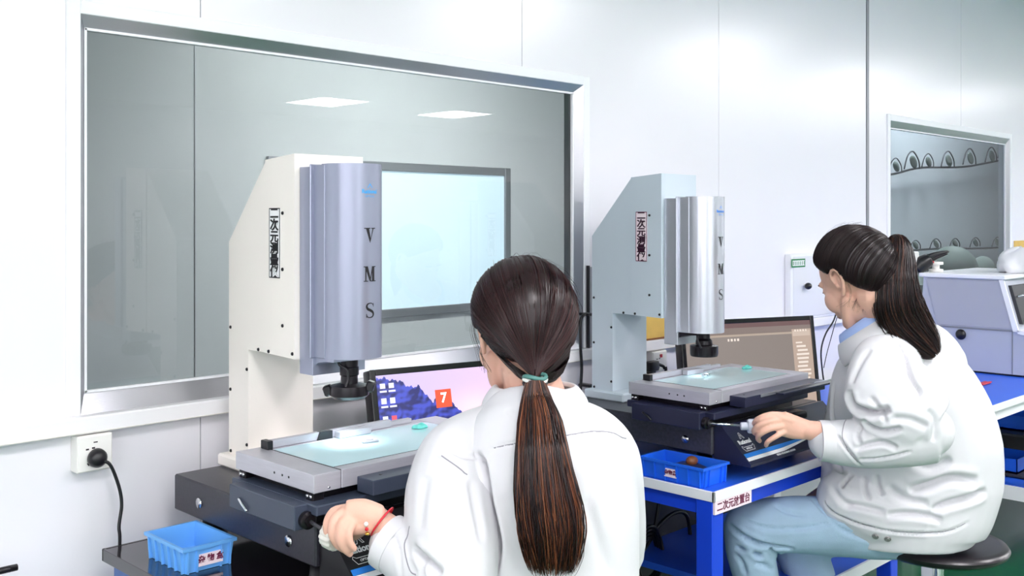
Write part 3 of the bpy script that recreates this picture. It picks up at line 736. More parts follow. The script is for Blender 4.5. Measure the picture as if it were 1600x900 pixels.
    pt.box(Sx(gx1)+.0008, Sx(x1), gy0+.0008, y1, .929, .96, .001)
    pt.box(Sx(gx0)+.0008, Sx(gx1)-.0008, gy1+.0008, y1, .929, .96, .001)
    pt.box(Sx(gx0), Sx(gx1), gy0, gy1, .929, .940)
    plate = pt.build('stage_plate', st, t)
    MB().box(Sx(gx0)-.0022, Sx(gx0)+.0004, y0+.002, y1-.002, .9585, .9605).box(Sx(gx0)+.003, Sx(gx1), gy0-.0022, gy0-.0012, .9585, .9604).build('slot_line', M['black'], plate)
    for (y) in (1.50, 1.52, 1.545): MB().cyl((Sx(x0)-.0005, y, .944), (Sx(x0)+.002, y, .944), .0022, n=10).build('bolt_hole', M['black'], plate, True)
    MB().cyl((Sx(.993), y0-.0005, .935), (Sx(.993), y0+.002, .935), .0022, n=10).build('bolt_hole', M['chrome'], plate, True)
    MB().box(Sx(gx0), Sx(gx1), gy0, gy1, .940, .9598).build('stage_glass', M['stage_glass'], t)
    rl = MB().box(Sx(1.022), Sx(1.30), 1.648, 1.660, .9602, .975, .0012).build('stop_rail', st, t)
    MB().box(Sx(1.16), Sx(1.235), 1.628, 1.646, .9602, .973, .001).build('rail_block', st, t)
    MB().box(Sx(1.008), Sx(1.020), 1.640, 1.664, .9602, .976, .001).build('rail_clamp', M['black'], t)
    MB().box(Sx(1.302), Sx(1.36), 1.655, 1.668, .9602, .969, .001).build('rail_stop', st, t)
    MB().box(Sx(1.05), Sx(1.09), y1-.002, y1+.012, .938, .956, .002).build('cable_clip', M['blackm'], t)
    # front scale cover
    ln = .40
    cv = MB().box(Sx(1.05), Sx(1.05)+ln, 1.379, 1.4245, .918, .9435, .001).build('scale_cover', slate, t)
    MB().cyl((Sx(1.085), 1.405, .9434), (Sx(1.085), 1.405, .9442), .0025, n=10).build('screw', M['black'], cv)
    if not first:
        MB().box(Sx(1.11), Sx(1.05)+ln+.03, 1.372, 1.376, .938, .9445).build('cover_lip', M['chrome'], cv)
        MB().box(Sx(1.20), Sx(1.05)+ln+.03, 1.36, 1.43, .934, .9385, .001).build('cover_plate', slate, cv)
    # wedge shaped console
    pv = [(1.439, .800), (1.439, .870), (1.418, .874), (1.335, .792), (1.335, .786), (1.439, .786)]
    w = MB().prism(pv, 'x', X(.984), X(1.49)).build('console', M['navy' if not first else 'black'], t)
    up = Vector((0, 1.418-1.335, .874-.792)).normalized(); nrm = Vector((0, -up.z, up.y))
    def on(u, v): return Vector((X(.984)+u, 1.335, .792))+up*v+nrm*.0006
    MB().quad(on(.003, .020), on(.17, .020), on(.17, .031), on(.003, .031)).build('stripe', M['blue_print'], w)
    MB().quad(on(.003, .010), on(.17, .010), on(.17, .0195), on(.003, .0195)).build('stripe', M['printw'], w)
    MB().quad(on(.17, .020), on(.36, .029), on(.36, .031), on(.17, .031)).build('stripe', M['blue_print'], w)
    MB().quad(on(.17, .010), on(.36, .028), on(.36, .029), on(.17, .0195)).build('stripe', M['printw'], w)
    lx_ = .042
    text_on('logo_writing', 'Rational', .0165, on(lx_, .062), (1, 0, 0), up, M['printw'], w, offset=.0004)
    def ribbon(pts, wd):
        mb = MB()
        for (a, b) in zip(pts, pts[1:]):
            a = Vector(a); b = Vector(b); d = (b-a).normalized(); n_ = Vector((-d.y, d.x))*wd; a2 = a-d*wd*.5; b2 = b+d*wd*.5
            mb.quad(*[on(lx_+p.x, p.y) for p in (a2-n_, b2-n_, b2+n_, a2+n_)])
        return mb
    ribbon([(-.009, .072), (-.002, .088), (.002, .088), (.010, .072), (.006, .072), (0, .083), (-.004, .072), (-.009, .072)], .0006).build('logo_mark', M['printw'], w)
    ribbon([(-.024, .052), (-.018, .048), (.018, .048), (.024, .052), (.026, .048), (.020, .037), (-.020, .037), (-.026, .048), (-.024, .052)], .0006).build('logo_mark', M['printw'], w)
    text_on('logo_writing', 'OPTICAL', .0065, on(lx_, .0425), (1, 0, 0), up, M['printw'], w)
    text_on('console_writing', 'VIDEO MEASURING SYSTEM', .0072, on(.17, .005), (1, 0, 0), up, M['printw'], w)
    return t
m1 = machine(0, 0, 0, M['cream'], M['head1'], M['granite'], M['slate'], 'left measuring machine with a cream column and lavender grey cylinder head', 1.2, True)
m2 = machine(1.163, -.02, -.042, M['bluegrey'], M['head2'], M['granite2'], M['navy'], 'right measuring machine with a pale blue column and silver head', .25, False)

# things on the stages
def small(name, mb, m, label, cat, loc, smooth=False):
    o = mb.build(name, m, None, smooth); setorigin(o, loc); return tag(o, label, cat)
q = onz(507, 686, .960)
small('black_block', MB().prism([(q.x-.018, .9602), (q.x+.016, .9602), (q.x+.016, .975), (q.x-.012, .9755)], 'y', q.y-.004, q.y+.008), M['black'], 'small black block on the lit stage glass under the lens', 'block', (q.x, q.y, .9602))
q = onz(578, 691, .960)
wk = MB().box(-.016, .016, -.006, .006, 0, .004, .001).box(-.012, .006, -.0015, .0015, .004, .0055).xf(Matrix.Translation((q.x, q.y, .9602)) @ Matrix.Rotation(-.25, 4, 'Z'))
small('steel_workpiece', wk, M['steel'], 'small slotted steel part lying on the left stage glass', 'workpiece', (q.x, q.y, .9602))
q = onz(649, 668, .960)
def putty(q, s, lab):
    bm = MB().sph((0, 0, 0), 1, 20)
    for v in bm.bm.verts: v.co = Vector((v.co.x*.018*s*(1+.2*math.sin(v.co.y*5)), v.co.y*.011*s, (max(v.co.z, -.3)+.3)*.0065*s*(1+.25*math.sin(v.co.x*6))))
    o = bm.build('teal_putty', M['teal'], None, True); o.location = (q.x, q.y, .9602); tag(o, lab, 'putty')
putty(Vector((q.x+.005, q.y-.01)), 1.0, 'lump of teal putty on the left machine stage')
q = onz(1167, 576, .960)
putty(q, 1.0, 'lump of teal putty on the right machine stage')
q = onz(1100, 589, .96)
small('round_pin', MB().cyl((q.x-.006, q.y, .9645), (q.x+.006, q.y, .9645), .0044, n=16).box(q.x+.012, q.x+.022, q.y-.005, q.y+.005, .9602, .968, .001), M['chrome'], 'tiny steel pin and cube on the right stage glass', 'workpiece', (q.x, q.y, .9602))
# rounded black mouse-like remote resting on the right console
q = W((1238-800)/1600*2.72, 2.72, .0)
jb = MB().box(-.055, .055, -.02, .02, 0, .022, .009, seg=3).xf(Matrix.Translation((2.44, 1.395, .852)))
o = jb.build('control_handset', M['black'], m2, 40)
MB().box(2.40, 2.46, 1.388, 1.400, .873, .8745).build('handset_strip', M['alu_dull'], o)

# ================================================================= TRAYS
def tray(x0, x1, y0, y1, m, label, txt_on, rot=0):
    z0, z1 = .7508, .798
    t = thing('parts_tray', label, 'tray', ((x0+x1)/2, (y0+y1)/2, z0))
    bm = bmesh.new()
    def rect(a, z): return [bm.verts.new((x0+a, y0+a, z)), bm.verts.new((x1-a, y0+a, z)), bm.verts.new((x1-a, y1-a, z)), bm.verts.new((x0+a, y1-a, z))]
    rr = [rect(.009, z0), rect(.0045, z1-.006), rect(.0, z1-.006), rect(.0, z1), rect(.0055, z1), rect(.011, z0+.003)]
    bm.faces.new(rr[0][::-1]); bm.faces.new(rr[-1])
    for a, b in zip(rr, rr[1:]):
        for k in range(4): bm.faces.new((a[k], a[(k+1) % 4], b[(k+1) % 4], b[k]))
    bmesh.ops.recalc_face_normals(bm, faces=bm.faces)
    me = bpy.data.meshes.new('tray'); bm.to_mesh(me); bm.free(); body = link('tray_body', me, m, t)
    n = 6
    for i in range(n):
        y = y0+.014+(y1-y0-.028)*i/(n-1)
        MB().prism([(x0+.0035, z0), (x0+.0095, z0), (x0+.0065, z1-.006), (x0+.0005, z1-.006)], 'y', y-.0016, y+.0016).build('rib', m, body)
    for i in (0, 1, 2, 3):
        x = [x0+.012, x0+.03, x1-.03, x1-.012][i]
        MB().prism([(y0+.0035, z0), (y0+.0095, z0), (y0+.0065, z1-.006), (y0+.0005, z1-.006)], 'x', x-.0016, x+.0016).build('rib', m, body)
    if txt_on == 'y':    # on the face looking at -y
        c = Vector(((x0+x1)/2+.002, y0+.0035, z0+.021)); xd = (1, 0, 0)
        MB().box(c.x-.024, c.x+.024, c.y-.001, c.y+.002, c.z-.0115, c.z+.0095, .0).build('tray_label', M['paper_pink'], t)
        text_on('writing', '杂 物 盒', .014, c+Vector((0, -.0014, 0)), xd, (0, 0, 1), M['red_ink'], t, offset=.0004)
    else:
        c = Vector((x0+.0035, (y0+y1)/2+.0, z0+.022))
        MB().box(c.x-.001, c.x+.002, c.y-.018, c.y+.018, c.z-.011, c.z+.009, .0).build('tray_label', M['paper_pink'], t)
        text_on('writing', '杂物盒', .0115, c+Vector((-.0014, 0, 0)), (0, -1, 0), (0, 0, 1), M['red_ink'], t, offset=.0003)
    return t
tray(.868, .9745, 1.69, 1.842, M['tray1'], 'light blue parts tray with a label on the glossy black tabletop', 'y')
tray(2.012, 2.122, 1.378, 1.572, M['tray2'], 'bright blue parts tray on the blue tabletop below the right machine', 'x')
small('paper_slip', MB().box(-.02, .02, -.014, .014, 0, .0015).xf(Matrix.Translation((.93, 1.755, .7565)) @ Matrix.Rotation(.2, 4, 'Z') @ Matrix.Rotation(.1, 4, 'Y')), M['printw'], 'white paper slip inside the light blue tray', 'paper', (.93, 1.755, .756))
kb = MB().sph((2.085, 1.462, .792), (.017, .014, .012), 18).lathe([(.006, 0), (.009, .012), (.007, .02)], (2.085, 1.462, .772), 16)
small('brown_knob', kb, M['brown'], 'round brown knob inside the bright blue tray', 'knob', (2.085, 1.46, .755), True)
kk = MB().prism([(1.40, .7545), (1.50, .7545), (1.50, .783), (1.47, .788), (1.40, .775)], 'x', 2.045, 2.10)
small('dark_tool', kk, M['navy'], 'dark wedge shaped tool lying in the bright blue tray', 'tool', (2.07, 1.45, .7545))

# ================================================================= MONITORS
def paint(nx, ny, fn):
    u = (np.arange(nx)+.5)/nx; v = (np.arange(ny)+.5)/ny; U, V = np.meshgrid(u, v); return fn(U, V)
def screen_mesh(nx, ny, w, h, cols):
    vs = [(-w/2+w*i/nx, 0, -h/2+h*j/ny) for j in range(ny+1) for i in range(nx+1)]
    fs = [(j*(nx+1)+i, j*(nx+1)+i+1, (j+1)*(nx+1)+i+1, (j+1)*(nx+1)+i) for j in range(ny) for i in range(nx)]
    me = bpy.data.meshes.new('screen'); me.from_pydata(vs, [], fs)
    a = me.color_attributes.new('col', 'FLOAT_COLOR', 'CORNER')
    c = np.repeat(np.concatenate([cols.reshape(-1, 3), np.ones((nx*ny, 1))], 1), 4, axis=0)
    a.data.foreach_set('color', c.astype(np.float32).ravel()); return me
def L3(r, g, b): return np.array(rgb(r, g, b)[:3])
def desktop(U, V):
    V = V; img = np.zeros(U.shape+(3,))
    sky = L3(205, 190, 240)*(1-U[..., None])+L3(240, 205, 240)*U[..., None]; img[:] = sky
    g = np.exp(-(((U-.58)/.16)**2+((V-.60)/.16)**2))[..., None]; img = img*(1-g)+L3(255, 225, 235)*g
    rough = .02*np.sin(U*57)+.014*np.sin(U*131+1)+.008*np.sin(U*290)
    h1 = np.interp(U, [0, .08, .16, .24, .32, .40, .47, .52], [.96, .97, .90, .86, .72, .76, .60, .50])+rough*.7
    h2 = np.interp(U, [.52, .60, .68, .76, .85, 1], [.50, .58, .74, .80, .86, .9])+rough*.8
    rr_ = np.random.default_rng(2); st = np.zeros(U.shape)
    for k_ in range(30):
        f_ = rr_.uniform(20, 120); a_ = rr_.normal(1.9, .35); st += np.sin(f_*(U*math.cos(a_)*1.78+V*math.sin(a_)*.8)+rr_.uniform(0, 6.28)+2*np.sin(U*rr_.uniform(8, 30)+V*rr_.uniform(8, 25)))
    st = np.clip(.5+st/9, 0, 1)
    ridge = (V < h1) & (U < .53); col = L3(28, 32, 110)[None, None]*(1-st[..., None])+L3(66, 78, 200)*st[..., None]; img = np.where(ridge[..., None], col, img)
    ridge = (V < h2) & (U >= .52); col = L3(60, 60, 170)[None, None]*(1-st[..., None])+L3(128, 118, 225)*st[..., None]; img = np.where(ridge[..., None], col, img)
    img = np.where(((V < np.interp(U, [.66, .8, 1], [.50, .62, .72])) & (U > .66))[..., None], L3(25, 25, 60), img)
    lake = V < .50; wat = L3(130, 150, 230)*(1-st[..., None]*.3)+L3(190, 200, 250)*st[..., None]*.3; img = np.where(lake[..., None], wat, img)
    snow = V < .36+.05*np.sin(U*22)+.03*np.sin(U*61); sn = L3(232, 226, 252)-st[..., None]*.16*np.array([1, 1, .3]); img = np.where(snow[..., None], sn, img)
    dk = ((U-.19)/.10)**2+((V-.12)/.05)**2 < 1; img = np.where(dk[..., None], L3(30, 40, 130), img)
    cal = (abs(U-.385) < .048) & (abs(V-.735) < .085); img = np.where(cal[..., None], L3(236, 84, 44), img)
    # windows and dialogs at the right
    wd = (U > .45) & (U < .82) & (V < .47) & (V > .02); img = np.where(wd[..., None], L3(236, 226, 250), img)
    te = (U > .47) & (U < .80) & (V < .30-.9*(U-.52)**2*0) & (V > .04) & (U+.25*V > .50); img = np.where(te[..., None], L3(90, 200, 220), img)
    de = te & (V < .16) & (V > .07) & (U > .50); img = np.where(de[..., None], L3(40, 70, 180), img)
    dl = (U > .51) & (U < .74) & (V > .17) & (V < .42); img = np.where(dl[..., None], L3(246, 240, 254), img)
    for i, vv in enumerate((.90, .76, .60, .45, .12)):
        for j, uu in enumerate((.035, .085)):
            k = (abs(U-uu) < .014) & (abs(V-vv) < .026); img = np.where(k[..., None], L3(240, 240, 255) if (i, j) != (2, 1) else L3(230, 90, 110), img)
            k = (abs(U-uu) < .02) & (abs(V-vv+.052) < .008); img = np.where(k[..., None], L3(235, 235, 255), img)
    return img
def cad(U, V):
    img = np.zeros(U.shape+(3,)); img[:] = L3(146, 134, 128); img += (.05*(1-U)[..., None]-.02)
    top = V > .945; img = np.where(top[..., None], L3(118, 88, 88), img)
    bar = (V > .87) & (V <= .945); img = np.where(bar[..., None], L3(140, 124, 118), img)
    img = np.where(((V > .845) & (V <= .87))[..., None], L3(190, 172, 156), img)
    sd = (U > .84) & (V <= .90); img = np.where(sd[..., None], L3(196, 172, 156), img)
    img = np.where(((U > .845) & (U < .99) & (V > .82) & (V < .88))[..., None], L3(215, 195, 180), img)
    wl = L3(250, 236, 225)
    for i in range(10):
        v0 = .74-i*.047; u1 = [.90, .925, .94, .95, .945, .935, .93, .955, .955, .94][i]
        k = (abs(V-v0) < .010) & (U > .865+.005*(i % 3)) & (U < u1+.02); img = np.where(k[..., None], wl, img)
    for i in range(5):
        k = (abs(U-.87-.022*i) < .006) & (abs(V-.88) < .012); img = np.where(k[..., None], wl, img)
    for i in range(4):
        k = (abs(U-.33-.025*i) < .007) & (abs(V-.81) < .016); img = np.where(k[..., None], wl, img)
    k = (abs(np.hypot((U-.60)*1.7, V-.40)-.018) < .006); img = np.where(k[..., None], L3(190, 180, 174), img)
    return img
M['screen'] = attr_mat('screen_pixels', .25, emission=1.15)
M['screen2'] = attr_mat('screen_pixels_dim', .25, emission=.9)
def monitor(center, yaw, tilt, w, h, fn, ems, label, thick=.02):
    base = Vector((center[0], center[1], .7508))
    t = thing('monitor', label, 'monitor', base)
    R = Matrix.Translation(center) @ Matrix.Rotation(yaw, 4, 'Z') @ Matrix.Rotation(tilt, 4, 'X')
    b = .014
    MB().box(-w/2-b, w/2+b, .002, thick+.02, -h/2-b-.006, h/2+b, .006, seg=2).xf(R).build('housing', M['black'], t, 40)
    fr = MB()
    for (x0, x1, z0, z1) in ((-w/2-b, -w/2, -h/2-b-.006, h/2+b), (w/2, w/2+b, -h/2-b-.006, h/2+b), (-w/2, w/2, h/2, h/2+b), (-w/2, w/2, -h/2-b-.006, -h/2)):
        fr.box(x0, x1, -.003, .004, z0, z1, .0015)
    fr.xf(R).build('bezel', M['screen_bezel'], t)
    nx, ny = 300, 170
    me = screen_mesh(nx, ny, w, h, paint(nx, ny, fn)); me.transform(R); sc = link('screen', me, ems, t)
    MB().box(-.03, .03, -.006, .006, 0, center[2]-.75-.1, .002).xf(Matrix.Translation(base+Vector((0, 0, 0))) @ Matrix.Rotation(yaw, 4, 'Z') @ Matrix.Translation((0, thick+.045, 0))).build('stand_neck', M['black'], t)
    MB().box(-.03, .03, -.05, .0, 0, .05).xf(Matrix.Translation((center[0], center[1], center[2]-.04)) @ Matrix.Rotation(yaw, 4, 'Z') @ Matrix.Translation((0, thick+.052, -.02))).build('stand_hinge', M['black'], t)
    MB().lathe([(.10, 0), (.10, .006), (.09, .01), (.02, .012)], (0, 0, 0), 36).xf(Matrix.Translation(base) @ Matrix.Rotation(yaw, 4, 'Z') @ Matrix.Translation((0, thick+.03, 0)) @ Matrix.Diagonal((1.1, .62, 1, 1))).build('stand_base', M['black'], t, 40)
    return t, sc, R
T_, sc, R_ = monitor(Vector((1.642, 1.80, .905)), math.radians(-12.5), math.radians(-13), .44, .2475, desktop, M['screen'], 'monitor showing a mountain sunset desktop behind the left machine')
# the calendar numeral on the desktop
me = text_mesh('7', .032, offset=.0008); me.transform(Matrix.Translation((-.22+.385*.44, -.0006, -.12375+.735*.2475)) @ Matrix.Rotation(math.pi/2, 4, 'X')); me.transform(R_)
link('calendar_numeral', me, mat('screen_white', rgb(250, 245, 250), .4, emit=(1, 1, 1, 1), estr=1.0), sc)
monitor(Vector((2.775, 1.72, .93)), math.radians(-22), math.radians(-8), .472, .266, cad, M['screen2'], 'monitor showing a brownish grey drawing program behind the right machine')
# ================================================================= PEOPLE
M['skin'] = mat('skin_light', rgb(226, 178, 158), .5, bump=.12, bscale=260, var=.05, vscale=25, spec=.4)
M['skin'].node_tree.nodes['Principled BSDF'].inputs['Subsurface Weight'].default_value = .08
M['skin'].node_tree.nodes['Principled BSDF'].inputs['Subsurface Radius'].default_value = (.02, .008, .005)
M['cotton'] = mat('white_cotton_twill', rgb(218, 217, 221), .85, bump=.12, bscale=900, spec=.2)
M['stitch'] = mat('grey_stitching', rgb(150, 148, 156), .8)
M['denim'] = mat('light_blue_denim', rgb(166, 192, 214), .85, bump=.35, bscale=500, var=.16, vscale=14, spec=.2)
M['shirt'] = mat('pale_blue_shirt', rgb(166, 190, 242), .8)
M['hair'] = attr_mat('hair_strands', .33, .42)
M['stool_black'] = mat('black_stool_plastic', rgb(34, 28, 34), .3, bump=.05, bscale=200)
M['lash'] = mat('dark_lashes', rgb(20, 12, 12), .6)
M['shoe'] = mat('dark_shoe', rgb(30, 30, 34), .5)

def seg(bm, pts, radii, n=16, up=None, sub=4, caps=True):
    """tapering limb with rounded ends"""
    p = crom([Vector(q) for q in pts], sub); r = interp([x if isinstance(x, tuple) else (x, x) for x in radii], len(p))
    loft(bm, p, r, n, up)
    if caps:
        for q, rr in ((p[0], r[0]), (p[-1], r[-1])):
            bmesh.ops.create_uvsphere(bm, u_segments=14, v_segments=10, radius=min(rr)*.98, matrix=Matrix.Translation(q))
def ell(bm, c, r, R=None):
    Mx = Matrix.Translation(Vector(c)) @ (R.to_4x4() if R is not None else Matrix.Identity(4)) @ Matrix.Diagonal((r[0], r[1], r[2], 1))
    bmesh.ops.create_uvsphere(bm, u_segments=24, v_segments=16, radius=1, matrix=Mx)
def voxel(bm, size, it=4, fac=.5):
    me = bpy.data.meshes.new('v'); bm.to_mesh(me); bm.free()
    o = bpy.data.objects.new('v', me); COL.objects.link(o)
    m = o.modifiers.new('r', 'REMESH'); m.mode = 'VOXEL'; m.voxel_size = size
    if it: s = o.modifiers.new('s', 'SMOOTH'); s.factor = fac; s.iterations = it
    dg = bpy.context.evaluated_depsgraph_get(); out = bpy.data.meshes.new_from_object(o.evaluated_get(dg))
    bpy.data.objects.remove(o); bpy.data.meshes.remove(me); return out
def get_co(me):
    a = np.empty(len(me.vertices)*3); me.vertices.foreach_get('co', a); return a.reshape(-1, 3)
def set_co(me, a): me.vertices.foreach_set('co', a.ravel()); me.update()
def get_no(me):
    a = np.empty(len(me.vertices)*3); me.vertices.foreach_get('normal', a); return a.reshape(-1, 3)
def bvh_of(me):
    off = MOVED.get(me.name, Vector((0, 0, 0)))      # meshes already handed to a parent are stored relative to it
    return BVHTree.FromPolygons([v.co+off for v in me.vertices], [tuple(p.vertices) for p in me.polygons])
MOVED = {}
EYE = Vector((0, 0, CAM_H))
def hit(bvh, px, py):
    d = (P(px, py, 2.0)-EYE).normalized(); h = bvh.ray_cast(EYE, d); return h[0], h[1]
def polydist(co, pts):
    best = np.full(len(co), 1e9); par = np.zeros(len(co)); n = len(pts)-1
    for i in range(n):
        a = pts[i]; b = pts[i+1]; ab = b-a; L2 = max(ab@ab, 1e-12)
        t = np.clip(((co-a)@ab)/L2, 0, 1); d = np.linalg.norm(co-(a+t[:, None]*ab), axis=1)
        k = d < best; best[k] = d[k]; par[k] = (i+t[k])/n
    return best, par
def creases(me, lst):
    """lst: (points on the surface, width m, depth m, ridge)"""
    bvh = bvh_of(me); no = get_no(me); co = get_co(me); disp = np.zeros(len(co))
    for pts, w, dep, ridge in lst:
        w = max(w*.85, .0034); dep = dep*1.35; ridge = ridge*.40
        q = []
        for (px, py) in pts:
            h, n = hit(bvh, px, py)
            if h is not None: q.append(np.array(h))
        if len(q) < 2: continue
        q = [np.array(v) for v in crom([Vector(v) for v in q], 4)]
        d, par = polydist(co, q)
        fade = np.clip(np.minimum(par, 1-par)*5, 0, 1)**.6
        disp -= dep*fade*np.exp(-(d/w)**2)
        if ridge: disp += dep*ridge*fade*np.exp(-((d-2.1*w)/(1.1*w))**2)
    set_co(me, co+no*disp[:, None])
def seam(name, me_or_bvh, pts, m, parent, r=.0011, off=.0):
    bv = me_or_bvh; q = []
    for (px, py) in pts:
        h, n = hit(bv, px, py)
        if h is not None: q.append(h+n*off)
    if len(q) > 1:
        q2 = crom(q, 6); out = []
        for v in q2:
            loc, nn, i, d = bv.find_nearest(v); out.append(loc+nn*off)
        return MB().tube(out, r, 6, 1).build(name, m, parent, True)
def wnoise(me, amp, freq, seed=0, stretch=(1, 1, 1)):
    r = np.random.default_rng(seed); co = get_co(me); no = get_no(me); s = np.zeros(len(co))
    for k in range(14):
        v = r.normal(size=3); v /= np.linalg.norm(v); v = v*np.array(stretch)*freq*r.uniform(.5, 1.8)
        ph = r.uniform(0, 6.28); s += np.sin(co@v+ph+1.3*np.sin(co@(np.roll(v, 1)*.7)+ph))/math.sqrt(14)
    set_co(me, co+no*(amp*s)[:, None])

# ---- head template, local frame: x forward, y left, z up, origin between the ears
def head_prims(bm, H):
    b = bmesh.new()
    ell(b, (-.012, 0, .028), (.094, .074, .088))
    ell(b, (.034, 0, -.022), (.056, .060, .082))
    ell(b, (.020, 0, -.052), (.058, .054, .050))
    ell(b, (.058, 0, -.092), (.027, .030, .022))
    for s in (-1, 1):
        ell(b, (.052, s*.036, -.032), (.031, .027, .034))
        ell(b, (.074, s*.022, .022), (.011, .024, .010))
        ell(b, (.069, s*.030, .002), (.012, .014, .011))
        seg(b, [(.012, s*.052, -.045), (.040, s*.040, -.082), (.060, s*.014, -.098)], [.016, .015, .016], 10)
    seg(b, [(.083, 0, .012), (.088, 0, -.010), (.092, 0, -.028)], [.008, .0085, .0100], 10)
    for s in (-1, 1): ell(b, (.087, s*.010, -.031), (.009, .007, .007))
    seg(b, [(.080, -.020, -.058), (.090, 0, -.0555), (.080, .020, -.058)], [.004, .0065, .004], 8)
    seg(b, [(.079, -.017, -.066), (.088, 0, -.067), (.079, .017, -.066)], [.004, .0070, .004], 8)
    for s in (-1, 1):   # ears: rim, lobe, bowl
        rim = [Vector((.006, s*.074, -.010)), Vector((.008, s*.080, .014)), Vector((-.004, s*.086, .030)), Vector((-.020, s*.088, .026)), Vector((-.026, s*.086, .004)), Vector((-.016, s*.082, -.020)), Vector((-.003, s*.077, -.033))]
        seg(b, rim, [.004, .004, .0042, .0045, .0045, .0055, .006], 8)
        ell(b, (-.008, s*.073, .002), (.016, .005, .025)); ell(b, (-.012, s*.078, -.002), (.006, .004, .014))
        ell(b, (.004, s*.077, -.008), (.005, .005, .007))
    b.transform(H); me = bpy.data.meshes.new('t'); b.to_mesh(me); b.free(); bm.from_mesh(me); bpy.data.meshes.remove(me)

def eyes(H, parent):
    bv = bvh_of(parent.data)
    def snap(v, off=.0004):
        loc, n, i, d = bv.find_nearest(v); return loc+n*off
    for s in (-1, 1):
        pts = [H @ Vector((.0905-.006*abs(t)**2, s*(.031+t*.0145), .0015+.0012*(1-t*t))) for t in np.linspace(-1, 1, 7)]
        MB().tube([snap(q) for q in pts], .0013, 6, 2).build('eyelashes', M['lash'], parent, True)
        pts = [H @ Vector((.094-.010*abs(t+.3)**2, s*(.030+t*.021), .022+.004*(1-t*t))) for t in np.linspace(-1, 1, 7)]
        MB().tube([snap(q) for q in pts], [.0012, .0022, .0022, .0010], 6, 2).build('eyebrow', M['lash'], parent, True)
        MB().sph(H @ Vector((.0690, s*.030, .000)), .0112, 14).build('eye', M['white'], parent, True)

def strand_mesh(paths, rad, cols):
    """paths [N,K,3], rad [N,K], cols [N,K,3] -> mesh of three sided strands"""
    N, K, _ = paths.shape
    t = np.gradient(paths, axis=1); t /= np.linalg.norm(t, axis=2, keepdims=True)+1e-9
    ref = np.array([.31, .52, .79]); u = np.cross(t, ref); u /= np.linalg.norm(u, axis=2, keepdims=True)+1e-9; w = np.cross(t, u)
    V = np.stack([paths+rad[..., None]*(u*math.cos(a)+w*math.sin(a)) for a in (0, 2.094, 4.189)], axis=2)   # N,K,3,3
    idx = np.arange(N*K*3).reshape(N, K, 3); F = []
    for s in range(3):
        s2 = (s+1) % 3; F.append(np.stack([idx[:, :-1, s], idx[:, :-1, s2], idx[:, 1:, s2], idx[:, 1:, s]], axis=-1).reshape(-1, 4))
    F = np.concatenate(F); V = V.reshape(-1, 3); C = np.repeat(cols.reshape(N*K, 1, 3), 3, axis=1).reshape(-1, 3)
    me = bpy.data.meshes.new('strands'); me.vertices.add(len(V)); me.vertices.foreach_set('co', V.ravel())
    me.loops.add(len(F)*4); me.loops.foreach_set('vertex_index', F.ravel().astype(np.int32))
    me.polygons.add(len(F)); me.polygons.foreach_set('loop_start', np.arange(0, len(F)*4, 4, dtype=np.int32))
    me.update(calc_edges=True); me.validate()
    a = me.color_attributes.new('col', 'FLOAT_COLOR', 'POINT')
    a.data.foreach_set('color', np.concatenate([C, np.ones((len(C), 1))], 1).astype(np.float32).ravel()); me.shade_smooth(); return me
def grid_mesh(V, C, closed=True):
    """V [T,S,3] grid, closed along T"""
    T, S, _ = V.shape; idx = np.arange(T*S).reshape(T, S); nxt = np.roll(idx, -1, axis=0)
    if not closed: idx_ = idx[:-1]; nxt = nxt[:-1]
    else: idx_ = idx
    F = np.stack([idx_[:, :-1], nxt[:, :-1], nxt[:, 1:], idx_[:, 1:]], axis=-1).reshape(-1, 4)
    me = bpy.data.meshes.new('g'); me.from_pydata(V.reshape(-1, 3).tolist(), [], F.tolist())
    a = me.color_attributes.new('col', 'FLOAT_COLOR', 'POINT')
    a.data.foreach_set('color', np.concatenate([C.reshape(-1, 3), np.ones((T*S, 1))], 1).astype(np.float32).ravel()); me.shade_smooth(); return me

